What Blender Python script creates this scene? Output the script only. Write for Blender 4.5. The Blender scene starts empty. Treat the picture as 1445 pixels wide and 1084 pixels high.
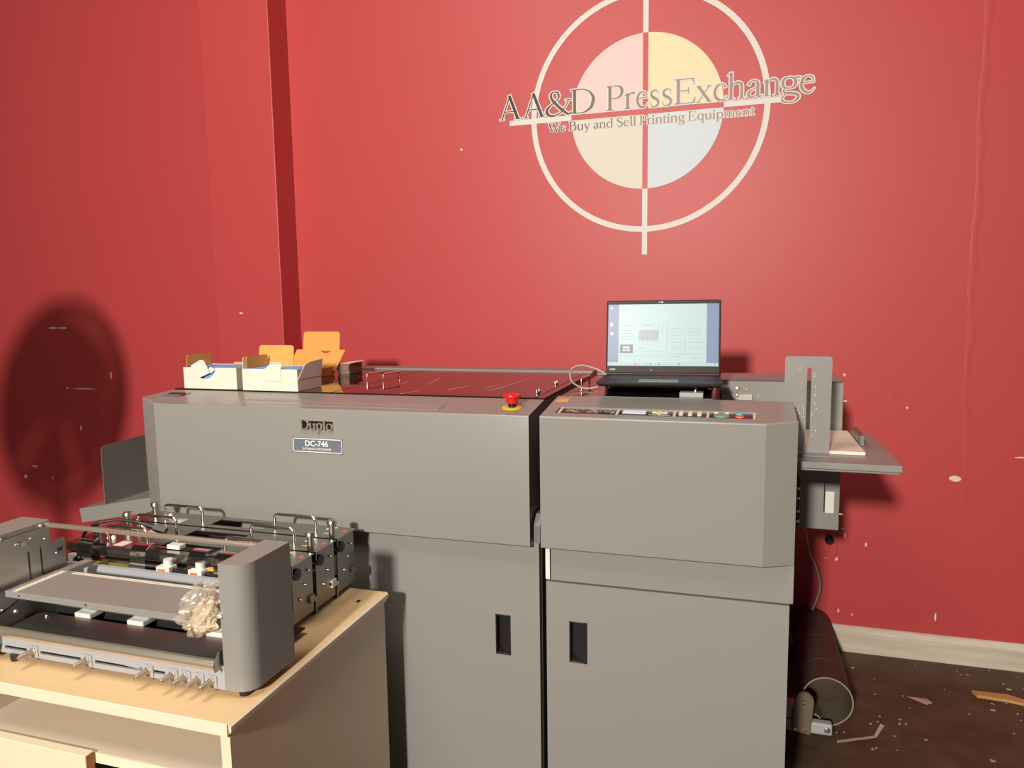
import bpy, bmesh, math, random
from mathutils import Vector, Matrix
random.seed(7)
C = bpy.context.scene.collection
SC = bpy.context.scene
PI = math.pi

# ------------------------------------------------------------------ camera
def make_camera():
    f, yaw, pit, rol = 1024.92, 0.29968156, 0.11427983, -0.014286749
    fw = Vector((-math.sin(yaw)*math.cos(pit), math.cos(yaw)*math.cos(pit), -math.sin(pit)))
    r0 = Vector((math.cos(yaw), math.sin(yaw), 0)); u0 = r0.cross(fw)
    r = r0*math.cos(rol) + u0*math.sin(rol); u = -r0*math.sin(rol) + u0*math.cos(rol)
    cd = bpy.data.cameras.new('camera'); cam = bpy.data.objects.new('camera', cd); C.objects.link(cam)
    cd.sensor_fit = 'HORIZONTAL'; cd.sensor_width = 36.0; cd.lens = f*36.0/1445.0
    cd.clip_start = 0.05; cd.clip_end = 100
    m = Matrix((( r.x, u.x, -fw.x, 0), (r.y, u.y, -fw.y, 0), (r.z, u.z, -fw.z, 1.40), (0, 0, 0, 1)))
    cam.matrix_world = m
    SC.camera = cam
make_camera()

# ------------------------------------------------------------------ light
def area(name, loc, target, size, power, col, shape='DISK'):
    ld = bpy.data.lights.new(name, 'AREA'); ld.shape = shape; ld.size = size; ld.energy = power; ld.color = col
    o = bpy.data.objects.new(name, ld); C.objects.link(o); o.location = loc
    d = Vector(target) - Vector(loc); o.rotation_euler = d.to_track_quat('-Z', 'Y').to_euler()
    return o
area('hall_lamp', (-0.68, -3.4, 2.75), (-0.6, 2.0, 1.2), 0.32, 345, (1.0, 0.93, 0.82))
area('ceiling_light', (-1.35, 0.25, 3.9), (-1.2, 1.1, 0.0), 1.2, 56, (1.0, 0.90, 0.76), 'SQUARE')
w = bpy.data.worlds.new('world'); SC.world = w; w.use_nodes = True
bg = w.node_tree.nodes['Background']; bg.inputs[0].default_value = (0.95, 0.86, 0.80, 1); bg.inputs[1].default_value = 0.022
SC.view_settings.view_transform = 'Standard'; SC.view_settings.look = 'None'
SC.view_settings.exposure = 0.0; SC.view_settings.gamma = 1.0; SC.view_settings.use_curve_mapping = False
SC.cycles.max_bounces = 8; SC.cycles.transparent_max_bounces = 16

# ------------------------------------------------------------------ materials
def mat(name, col, rough=0.5, metal=0.0, spec=0.5, noise=None, bump=None, emit=None, coat=0.0, trans=0.0, alpha=1.0):
    """noise=(scale, amount, second colour)  bump=(scale, strength)"""
    m = bpy.data.materials.new(name); m.use_nodes = True
    nt = m.node_tree; b = nt.nodes['Principled BSDF']
    b.inputs['Base Color'].default_value = (*col, 1); b.inputs['Roughness'].default_value = rough
    b.inputs['Metallic'].default_value = metal; b.inputs['Specular IOR Level'].default_value = spec
    b.inputs['Coat Weight'].default_value = coat; b.inputs['Coat Roughness'].default_value = 0.08
    b.inputs['Transmission Weight'].default_value = trans; b.inputs['Alpha'].default_value = alpha
    if noise or bump:
        tc = nt.nodes.new('ShaderNodeTexCoord')
    if noise:
        n = nt.nodes.new('ShaderNodeTexNoise'); n.inputs['Detail'].default_value = 6; n.inputs['Roughness'].default_value = 0.62
        sc = noise[0]
        if isinstance(sc, tuple):
            mp = nt.nodes.new('ShaderNodeMapping'); mp.inputs['Scale'].default_value = sc
            nt.links.new(tc.outputs['Object'], mp.inputs['Vector']); nt.links.new(mp.outputs['Vector'], n.inputs['Vector'])
            n.inputs['Scale'].default_value = 1
        else:
            n.inputs['Scale'].default_value = sc; nt.links.new(tc.outputs['Object'], n.inputs['Vector'])
        r = nt.nodes.new('ShaderNodeValToRGB'); r.color_ramp.elements[0].position = 0.5 - 0.5*noise[1]; r.color_ramp.elements[1].position = 0.5 + 0.5*noise[1]
        r.color_ramp.elements[0].color = (*col, 1); r.color_ramp.elements[1].color = (*noise[2], 1)
        nt.links.new(n.outputs['Fac'], r.inputs['Fac']); nt.links.new(r.outputs['Color'], b.inputs['Base Color'])
    if bump:
        n2 = nt.nodes.new('ShaderNodeTexNoise'); n2.inputs['Scale'].default_value = bump[0]; n2.inputs['Detail'].default_value = 5
        nt.links.new(tc.outputs['Object'], n2.inputs['Vector'])
        bp = nt.nodes.new('ShaderNodeBump'); bp.inputs['Strength'].default_value = bump[1]; bp.inputs['Distance'].default_value = 0.01
        nt.links.new(n2.outputs['Fac'], bp.inputs['Height']); nt.links.new(bp.outputs['Normal'], b.inputs['Normal'])
    if emit:
        b.inputs['Emission Color'].default_value = (*emit[0], 1); b.inputs['Emission Strength'].default_value = emit[1]
    return m
M = {}
M['wall'] = mat('red_wall_paint', (0.535, 0.064, 0.068), 0.46, spec=0.40, noise=(1.3, 0.9, (0.565, 0.070, 0.074)), bump=(14, 0.02))
M['wall_mark'] = mat('chipped_plaster', (0.85, 0.66, 0.58), 0.8)
M['dent'] = mat('dent_shade_red', (0.505, 0.058, 0.062), 0.5)  # slightly darker red stands in for the shading of shallow dents
M['grey'] = mat('grey_machine_paint', (0.272, 0.262, 0.247), 0.36, spec=0.5, noise=(2.2, 0.9, (0.286, 0.275, 0.260)), bump=(420, 0.02))
M['grey_top'] = mat('grey_cover_paint', (0.270, 0.258, 0.240), 0.29, spec=0.50, noise=(2.2, 0.9, (0.284, 0.272, 0.254)), bump=(420, 0.02))
M['grey_dark'] = mat('dark_grey_paint_and_shade', (0.17, 0.165, 0.16), 0.4)
M['black'] = mat('black_plastic', (0.012, 0.012, 0.013), 0.35)
M['void'] = mat('dark_interior', (0.008, 0.008, 0.009), 0.7)
M['tint'] = mat('tinted_acrylic', (0.025, 0.012, 0.011), 0.045, spec=0.6, bump=(9, 0.02))
M['chrome'] = mat('chrome', (0.88, 0.82, 0.72), 0.22, 1.0)
M['badge'] = mat('satin_badge_metal', (0.70, 0.58, 0.47), 0.38, 0.75)
M['satin'] = mat('satin_metal', (0.88, 0.78, 0.64), 0.36, 0.9)
M['olive'] = mat('olive_plastic', (0.24, 0.18, 0.02), 0.5)
M['brown_plate'] = mat('bronze_plate', (0.20, 0.15, 0.105), 0.42, 0.2)
M['scuff'] = mat('pale_scuff', (0.80, 0.55, 0.46), 0.7)
M['knurl'] = mat('nickel_knurl', (0.62, 0.54, 0.44), 0.34, 0.85, bump=(900, 0.25))
M['rail'] = mat('light_grey_paint', (0.40, 0.41, 0.44), 0.42)
M['steel'] = mat('zinc_steel', (0.50, 0.49, 0.46), 0.36, 1.0, noise=((60, 6, 6), 0.9, (0.56, 0.55, 0.52)))
M['steel_dark'] = mat('dull_steel', (0.30, 0.285, 0.27), 0.42, 1.0, noise=(14, 0.9, (0.36, 0.34, 0.32)))
M['steel_plate'] = mat('brushed_plate', (0.40, 0.385, 0.37), 0.24, 1.0)
M['alu'] = mat('aluminium', (0.62, 0.64, 0.67), 0.34, 0.85)
M['bracket'] = mat('painted_bracket', (0.42, 0.43, 0.42), 0.45)
M['white'] = mat('white_plastic', (0.80, 0.78, 0.72), 0.4)
M['card_white'] = mat('white_card', (0.82, 0.76, 0.66), 0.65, noise=(24, 0.8, (0.77, 0.70, 0.58)))
M['kraft'] = mat('orange_kraft_board', (0.72, 0.35, 0.075), 0.7, noise=(18, 0.9, (0.78, 0.40, 0.10)))
M['blue'] = mat('blue_card', (0.22, 0.47, 0.88), 0.5)
M['paper'] = mat('cream_paper', (0.88, 0.76, 0.64), 0.6)
M['stack'] = mat('shaded_stack_edges', (0.33, 0.21, 0.15), 0.7, noise=((3, 3, 260), 0.9, (0.22, 0.13, 0.09)))  # brown puts the shade on the sheet edges into the colour; streaks are layers
M['red'] = mat('red_button', (0.75, 0.018, 0.012), 0.3)
M['yellow'] = mat('yellow_collar', (0.85, 0.55, 0.01), 0.4)
M['laptop'] = mat('dark_laptop_shell', (0.032, 0.027, 0.025), 0.42, spec=0.13)
M['key'] = mat('keycaps', (0.018, 0.017, 0.017), 0.4)
M['lapred'] = mat('red_stick', (0.7, 0.03, 0.02), 0.5)
M['cord'] = mat('grey_cord', (0.42, 0.38, 0.34), 0.5)
M['cord_black'] = mat('black_cord', (0.016, 0.015, 0.014), 0.4)
M['veneer'] = mat('birch_veneer', (0.86, 0.62, 0.36), 0.36, noise=((1.5, 26, 8), 0.9, (0.78, 0.52, 0.27)))
M['edge'] = mat('cream_edging', (0.80, 0.70, 0.53), 0.5)
M['side'] = mat('beige_laminate', (0.90, 0.75, 0.59), 0.5, noise=(5, 0.9, (0.83, 0.68, 0.52)))
M['inner'] = mat('inside_laminate', (0.66, 0.58, 0.47), 0.5)
M['chipboard'] = mat('raw_chipboard', (0.40, 0.16, 0.06), 0.8)
M['base'] = mat('cream_skirting', (0.80, 0.72, 0.60), 0.5, noise=((2, 2, 26), 0.5, (0.50, 0.40, 0.31)), bump=(30, 0.06))
M['floor'] = mat('stained_concrete', (0.054, 0.033, 0.018), 0.60, spec=0.4, noise=(7.0, 0.55, (0.150, 0.098, 0.062)), bump=(24, 0.10))
M['tube'] = mat('brown_fibre_tube', (0.062, 0.040, 0.031), 0.62, spec=0.35, noise=((10, 30, 10), 0.9, (0.095, 0.062, 0.047)))
M['tube_in'] = mat('tube_inside', (0.16, 0.125, 0.09), 0.7)
M['tube_rim'] = mat('frayed_rim', (0.33, 0.24, 0.16), 0.8)
M['label'] = mat('blue_grey_plate', (0.16, 0.18, 0.22), 0.35)
M['ink'] = mat('white_print', (0.85, 0.82, 0.74), 0.5)
M['pinkprint'] = mat('pale_print', (0.45, 0.35, 0.32), 0.5)
M['panel_dark'] = mat('dark_overlay', (0.020, 0.011, 0.011), 0.22)
M['lcd'] = mat('lcd', (0.55, 0.56, 0.62), 0.2, emit=((0.7, 0.72, 0.85), 0.35))
M['button'] = mat('cream_key', (0.78, 0.62, 0.44), 0.5)
M['green'] = mat('green_key', (0.16, 0.36, 0.22), 0.4)
M['cyan'] = mat('turquoise_key', (0.09, 0.52, 0.50), 0.4)
M['redkey'] = mat('coral_key', (0.80, 0.11, 0.08), 0.4)
M['orange'] = mat('orange_sticker', (0.85, 0.16, 0.02), 0.5)
M['wood'] = mat('split_wood', (0.62, 0.33, 0.12), 0.6)
M['scrap'] = mat('paper_scrap', (0.55, 0.42, 0.36), 0.7)
M['foam'] = mat('beige_foam', (0.84, 0.68, 0.50), 0.8, noise=(60, 0.9, (0.74, 0.56, 0.39)), bump=(160, 0.6))
M['ring'] = mat('cream_vinyl', (0.78, 0.72, 0.68), 0.5, spec=0.25)
M['pink'] = mat('pink_vinyl', (0.88, 0.62, 0.60), 0.5, spec=0.25)
M['yell'] = mat('yellow_vinyl', (0.90, 0.74, 0.49), 0.5, spec=0.25)
M['creamv'] = mat('beige_vinyl', (0.76, 0.69, 0.62), 0.5, spec=0.25)
M['bluev'] = mat('pale_blue_vinyl', (0.66, 0.72, 0.78), 0.5, spec=0.25)
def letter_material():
    m = mat('black_to_grey_vinyl', (0.03, 0.024, 0.024), 0.5, spec=0.3); nt = m.node_tree   # colour fades from black to warm grey along x
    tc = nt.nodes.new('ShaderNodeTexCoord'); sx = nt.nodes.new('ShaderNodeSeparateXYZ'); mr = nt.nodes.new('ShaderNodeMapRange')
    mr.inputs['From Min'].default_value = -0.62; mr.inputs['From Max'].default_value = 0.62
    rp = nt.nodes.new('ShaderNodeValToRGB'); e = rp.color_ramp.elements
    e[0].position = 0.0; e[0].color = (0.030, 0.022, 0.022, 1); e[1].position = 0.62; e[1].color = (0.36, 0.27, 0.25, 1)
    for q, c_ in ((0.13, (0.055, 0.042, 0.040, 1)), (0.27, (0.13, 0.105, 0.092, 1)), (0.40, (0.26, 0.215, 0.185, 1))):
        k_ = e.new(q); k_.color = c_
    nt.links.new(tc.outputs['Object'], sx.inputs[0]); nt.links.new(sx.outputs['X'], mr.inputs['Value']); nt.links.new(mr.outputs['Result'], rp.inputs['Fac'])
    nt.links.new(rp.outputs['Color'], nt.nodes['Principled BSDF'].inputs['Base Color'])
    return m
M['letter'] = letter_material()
def clear_material():
    m = bpy.data.materials.new('clear_film'); m.use_nodes = True; nt = m.node_tree
    for n in list(nt.nodes):
        if n.type != 'OUTPUT_MATERIAL': nt.nodes.remove(n)
    out = [n for n in nt.nodes if n.type == 'OUTPUT_MATERIAL'][0]
    t = nt.nodes.new('ShaderNodeBsdfTransparent'); t.inputs[0].default_value = (0.86, 0.84, 0.82, 1)
    g = nt.nodes.new('ShaderNodeBsdfGlossy'); g.inputs['Roughness'].default_value = 0.08; g.inputs['Color'].default_value = (0.95, 0.93, 0.9, 1)
    fr = nt.nodes.new('ShaderNodeFresnel'); fr.inputs['IOR'].default_value = 1.55
    mx = nt.nodes.new('ShaderNodeMixShader')
    nt.links.new(fr.outputs[0], mx.inputs[0]); nt.links.new(t.outputs[0], mx.inputs[1]); nt.links.new(g.outputs[0], mx.inputs[2])
    nt.links.new(mx.outputs[0], out.inputs[0])
    return m
M['clear'] = clear_material()
def film_material():
    m = bpy.data.materials.new('crumpled_bag_film'); m.use_nodes = True; nt = m.node_tree
    for n in list(nt.nodes):
        if n.type != 'OUTPUT_MATERIAL': nt.nodes.remove(n)
    out = [n for n in nt.nodes if n.type == 'OUTPUT_MATERIAL'][0]
    t = nt.nodes.new('ShaderNodeBsdfTransparent'); t.inputs[0].default_value = (0.97, 0.95, 0.92, 1)
    d = nt.nodes.new('ShaderNodeBsdfDiffuse'); d.inputs[0].default_value = (0.90, 0.80, 0.69, 1)
    g = nt.nodes.new('ShaderNodeBsdfGlossy'); g.inputs['Roughness'].default_value = 0.20
    m1 = nt.nodes.new('ShaderNodeMixShader'); m1.inputs[0].default_value = 0.22
    m2 = nt.nodes.new('ShaderNodeMixShader'); m2.inputs[0].default_value = 0.15
    nt.links.new(t.outputs[0], m1.inputs[1]); nt.links.new(d.outputs[0], m1.inputs[2])
    nt.links.new(m1.outputs[0], m2.inputs[1]); nt.links.new(g.outputs[0], m2.inputs[2])
    nt.links.new(m2.outputs[0], out.inputs[0])
    return m
M['film'] = film_material()

# ------------------------------------------------------------------ mesh builder
class MB:
    def __init__(s): s.v = []; s.f = []; s.mi = []; s.cur = 0
    def add(s, vs, fs):
        o = len(s.v); s.v += [Vector(p) for p in vs]
        for f in fs: s.f.append([i+o for i in f]); s.mi.append(s.cur)
        return s
    def box(s, x0, x1, y0, y1, z0, z1):
        if x0 > x1: x0, x1 = x1, x0
        if y0 > y1: y0, y1 = y1, y0
        if z0 > z1: z0, z1 = z1, z0
        return s.add([(x0,y0,z0),(x1,y0,z0),(x1,y1,z0),(x0,y1,z0),(x0,y0,z1),(x1,y0,z1),(x1,y1,z1),(x0,y1,z1)],
                     [(3,2,1,0),(4,5,6,7),(0,1,5,4),(1,2,6,5),(2,3,7,6),(3,0,4,7)])
    def prism(s, poly, axis, a, b):
        """poly in the two remaining axes (in xyz order), extruded along axis from a to b"""
        n = len(poly)
        def P(p, t):
            return {'x': (t, p[0], p[1]), 'y': (p[0], t, p[1]), 'z': (p[0], p[1], t)}[axis]
        vs = [P(p, a) for p in poly] + [P(p, b) for p in poly]
        fs = [tuple(range(n-1, -1, -1)), tuple(range(n, 2*n))] + [(i, (i+1) % n, n+(i+1) % n, n+i) for i in range(n)]
        return s.add(vs, fs)
    def tube(s, pts, r, n=10, cap=True):
        pts = [Vector(p) for p in pts]; rings = []
        up = None; base = len(s.v); vs = []
        for i, p in enumerate(pts):
            if i == 0: t = pts[1]-p
            elif i == len(pts)-1: t = p-pts[i-1]
            else: t = (pts[i+1]-p).normalized() + (p-pts[i-1]).normalized()
            t.normalize()
            if up is None:
                up = Vector((0,0,1)) if abs(t.z) < 0.9 else Vector((0,1,0))
            a = up - t*up.dot(t)
            if a.length < 1e-5: a = t.orthogonal()
            a.normalize(); up = a; b = t.cross(a)
            rr = r[i] if isinstance(r, (list, tuple)) else r
            vs += [p + (a*math.cos(2*PI*k/n) + b*math.sin(2*PI*k/n))*rr for k in range(n)]
        fs = []
        for i in range(len(pts)-1):
            for k in range(n):
                fs.append((i*n+k, i*n+(k+1) % n, (i+1)*n+(k+1) % n, (i+1)*n+k))
        if cap:
            fs.append(tuple(range(n-1, -1, -1))); fs.append(tuple(range((len(pts)-1)*n, len(pts)*n)))
        return s.add(vs, fs)
    def lathe(s, prof, o, ax=(0,0,1), n=20):
        """prof: (radius, height) pairs along axis ax from o"""
        ax = Vector(ax).normalized(); a = ax.orthogonal().normalized(); b = ax.cross(a); o = Vector(o)
        vs = []; fs = []
        for r, h in prof: vs += [o + ax*h + (a*math.cos(2*PI*k/n)+b*math.sin(2*PI*k/n))*r for k in range(n)]
        for i in range(len(prof)-1):
            for k in range(n): fs.append((i*n+k, i*n+(k+1) % n, (i+1)*n+(k+1) % n, (i+1)*n+k))
        fs.append(tuple(range(n-1, -1, -1))); fs.append(tuple(range((len(prof)-1)*n, len(prof)*n)))
        return s.add(vs, fs)
    def screw(s, p, d, r=0.005, h=0.003):
        return s.lathe([(r, 0), (r, h*0.5), (r*0.6, h)], p, d, 10)
    def plate_hole(s, x0, x1, z0, z1, hx0, hx1, hz0, hz1, y0, y1):
        s.box(x0, hx0, y0, y1, z0, z1); s.box(hx1, x1, y0, y1, z0, z1)
        s.box(hx0, hx1, y0, y1, z0, hz0); return s.box(hx0, hx1, y0, y1, hz1, z1)
SCALE = 1.0
EYE = Vector((0, 0, 1.40))
def S(p):
    return EYE + (Vector(p)-EYE)*SCALE
def empty(name, loc, label, cat, group=None):
    o = bpy.data.objects.new(name, None); C.objects.link(o); o.location = S(loc); o.empty_display_size = 0.05
    o['label'] = label; o['category'] = cat
    if group: o['group'] = group
    return o
ORG = {}
def origin(o):
    if o is None: return Vector((0,0,0))
    if o.name in ORG: return ORG[o.name]
    p = o; v = Vector((0,0,0))
    while p is not None: v += Vector(p.location); p = p.parent
    ORG[o.name] = v
    return v
def part(name, mb, m, parent=None, smooth=None, bevel=None, label=None, recalc=True, at=None):
    """one mesh object; its origin sits on its parent's origin (or at «at»)"""
    org = origin(parent)
    o_at = S(at) if at is not None else org
    me = bpy.data.meshes.new(name)
    me.from_pydata([S(v)-o_at for v in mb.v], [], mb.f)
    ms = m if isinstance(m, list) else [m]
    for q in ms: me.materials.append(q)
    if len(ms) > 1: me.polygons.foreach_set('material_index', mb.mi)
    if recalc:
        bm = bmesh.new(); bm.from_mesh(me); bmesh.ops.recalc_face_normals(bm, faces=bm.faces); bm.to_mesh(me); bm.free()
    if smooth:
        me.polygons.foreach_set('use_smooth', [True]*len(me.polygons)); me.set_sharp_from_angle(angle=math.radians(smooth))
    me.update()
    o = bpy.data.objects.new(name, me); C.objects.link(o)
    o.location = o_at - org if parent else o_at
    if parent: o.parent = parent
    if bevel:
        b = o.modifiers.new('bevel', 'BEVEL'); b.width = bevel; b.segments = 2; b.limit_method = 'ANGLE'; b.angle_limit = math.radians(40)
    if label: o['label'] = label
    return o
def tag(o, label, cat, group=None):
    o['label'] = label; o['category'] = cat
    if group: o['group'] = group
    return o
def struct(name, mb, m, parent=None, **k):
    o = part(name, mb, m, parent, **k); o['kind'] = 'structure'; return o
def arc_u(a, b, up, r=0.012, n=5):
    """U handle from foot a to foot b, rising by vector up, with rounded corners"""
    a = Vector(a); b = Vector(b); up = Vector(up); d = (b-a).normalized(); h = up.length; u = up.normalized()
    pts = [a]
    for k in range(n+1):
        t = PI/2*k/n
        pts.append(a + u*(h-r+r*math.sin(t)) + d*(r-r*math.cos(t)))
    for k in range(n+1):
        t = PI/2*k/n
        pts.append(b + u*(h-r+r*math.cos(t)) - d*(r-r*math.sin(t)))
    pts.append(b); return pts
def catmull(pts, n=8):
    P = [Vector(p) for p in pts]; P = [P[0]*2-P[1]] + P + [P[-1]*2-P[-2]]; out = []
    for i in range(1, len(P)-2):
        for k in range(n):
            t = k/n; a, b, c, d = P[i-1], P[i], P[i+1], P[i+2]
            out.append(0.5*((2*b)+(c-a)*t+(2*a-5*b+4*c-d)*t*t+(3*b-a-3*c+d)*t**3))
    out.append(P[-2]); return out
def dup(root, delta):
    r = root.copy(); C.objects.link(r); r.location = Vector(root.location)+Vector(delta)
    for ch in list(root.children):
        c = ch.copy(); C.objects.link(c); c.parent = r
        for g in list(ch.children):
            d = g.copy(); C.objects.link(d); d.parent = c
    return r

# ------------------------------------------------------------------ room
WY = 3.013
def room():
    struct('floor', MB().box(-10, 5, -4.5, WY+0.1, -0.1, 0), M['floor'])
    wl = struct('wall_back', MB().box(-10, 5, WY, WY+0.12, 0, 4.2), M['wall'])
    col = struct('trim_1', MB().box(-2.338, -1.977, 2.872, WY, 0, 4.2), M['wall'], bevel=0.004)
    # baseboard, with a small moulded top
    prof = [(WY, 0), (WY-0.014, 0), (WY-0.014, 0.082), (WY-0.011, 0.092), (WY-0.006, 0.100), (WY, 0.104)]
    struct('baseboard_back', MB().prism(prof, 'x', -1.977, 5), M['base'])
    # lumpy caulked joint running down the wall
    n = 170; vs = []; fs = []; zs = [0.575 + (3.6-0.575)*i/n for i in range(n+1)]
    for i, z in enumerate(zs):
        x0 = 0.799 + 0.003*math.sin(i*0.21) + random.uniform(-0.002, 0.002)+0.010*(1 if z < 1.0 else 0)
        wd = 0.026 + 0.006*math.sin(i*0.5+1); taper = min(1, (i+0.5)/6)
        h = 0.0011*taper
        vs += [(x0, WY-0.0002, z), (x0+wd*0.25, WY-h*random.uniform(0.5, 1.2), z), (x0+wd*0.65, WY-h*random.uniform(0.2, 1.0), z), (x0+wd, WY-0.0002, z)]
    for i in range(n):
        for k in range(3): fs.append((i*4+k, i*4+k+1, i*4+k+5, i*4+k+4))
    struct('trim_2', MB().add(vs, fs), M['wall'], smooth=60)
    # paint chips and scratches, thin flakes with ragged outlines
    def chip(x, z, w, h, m, y=WY):
        k = 11; mb = MB(); poly = []
        for i in range(k):
            a = 2*PI*i/k; r = random.uniform(0.72, 1.1)
            poly.append((x+math.cos(a)*w/2*r, z+math.sin(a)*h/2*r))
        mb.prism(poly, 'y', y-0.0008, y+0.001); return mb
    chips = [(-3.50,1.289,.09,.010),(-3.44,1.289,.07,.010),(-3.33,.964,.17,.008),(-3.44,.965,.02,.01),(-3.138,1.039,.014,.045),(-3.369,.751,.012,.035),(-3.72,.52,.05,.012),
             (-3.797,.456,.03,.025),(-3.60,.46,.01,.02),(0.793,.718,.044,.026),(1.0,.808,.05,.006),(.499,.438,.010,.016),(.751,.172,.008,.035),(.395,.372,.012,.018),(.360,.376,.03,.008),
             (-1.143,2.048,.012,.012),(.40,1.10,.010,.012),(.62,.98,.008,.010),(.415,.495,.016,.005),(.424,.47,.006,.018),(.41,.16,.006,.02),(.46,.15,.006,.012),(-2.2,1.36,.02,.01)]
    mb = MB()
    for x, z, w, h in chips:
        y = 2.872 if -2.338 < x < -1.977 else WY
        part('paint_chip', chip(x, z, w, h, None, y), M['wall_mark'], wl)
    for x, z, w, h in [(-1.17,1.245,.13,.006),(.50,1.10,.02,.04),(.58,1.02,.03,.03),(.44,.72,.015,.05),(.49,.70,.022,.045),(.64,.99,.05,.015),(-.43,1.31,.12,.005),(.93,1.33,.02,.02),(.10,1.14,.02,.03)]:
        part('dent', chip(x, z, w, h, None), M['dent'], wl)
    # power outlet under the feeder, painted over
    t = empty('power_outlet', (.34, WY, .43), 'red-painted power outlet on the wall below the feeder, black plug in it', 'outlet')
    part('cover_plate', MB().box(.285, .396, WY-.006, WY, .375, .50), M['wall'], t, bevel=.003)
    part('socket', MB().box(.315, .372, WY-.010, WY-.006, .40, .475), M['wall'], t, bevel=.002)
    part('plug', MB().lathe([(.017, 0), (.017, .018), (.009, .034)], (.366, WY-.010, .452), (0,-1,0), 16), M['black'], t, smooth=40)
    cord = MB().tube(catmull([(.255,2.75,.56),(.275,2.80,.46),(.300,2.86,.40),(.322,2.9,.335),(.331,2.93,.28),(.322,2.95,.22),(.300,2.96,.15),(.28,2.97,.06)]), .0045, 8)
    tag(part('wall_cable', cord, M['cord'], smooth=60), 'thin grey cord curving down the red wall behind the cardboard tube', 'cord')
room()

# ------------------------------------------------------------------ serif lettering
def stroke_poly(pts, ws, grow):
    """ribbon through pts (2-D) with widths ws"""
    P = catmull([(x, y, 0) for x, y in pts], 7) if len(pts) > 2 else [Vector((x, y, 0)) for x, y in pts]
    n = len(P); W = []
    for i in range(n):
        t = i*(len(ws)-1)/(n-1) if n > 1 else 0; k = min(int(t), len(ws)-2) if len(ws) > 1 else 0
        W.append(ws[k]+(ws[k+1]-ws[k])*(t-k) if len(ws) > 1 else ws[0])
    Lf, Rt = [], []
    for i in range(n):
        d = (P[min(i+1, n-1)]-P[max(i-1, 0)])
        if d.length < 1e-6: d = Vector((1,0,0))
        d.normalize(); nn = Vector((-d.y, d.x, 0)); h = W[i]/2+grow
        p = P[i]
        if grow and i == 0: p = p-d*grow
        if grow and i == n-1: p = p+d*grow
        Lf.append(p+nn*h); Rt.append(p-nn*h)
    return Lf, Rt
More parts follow.
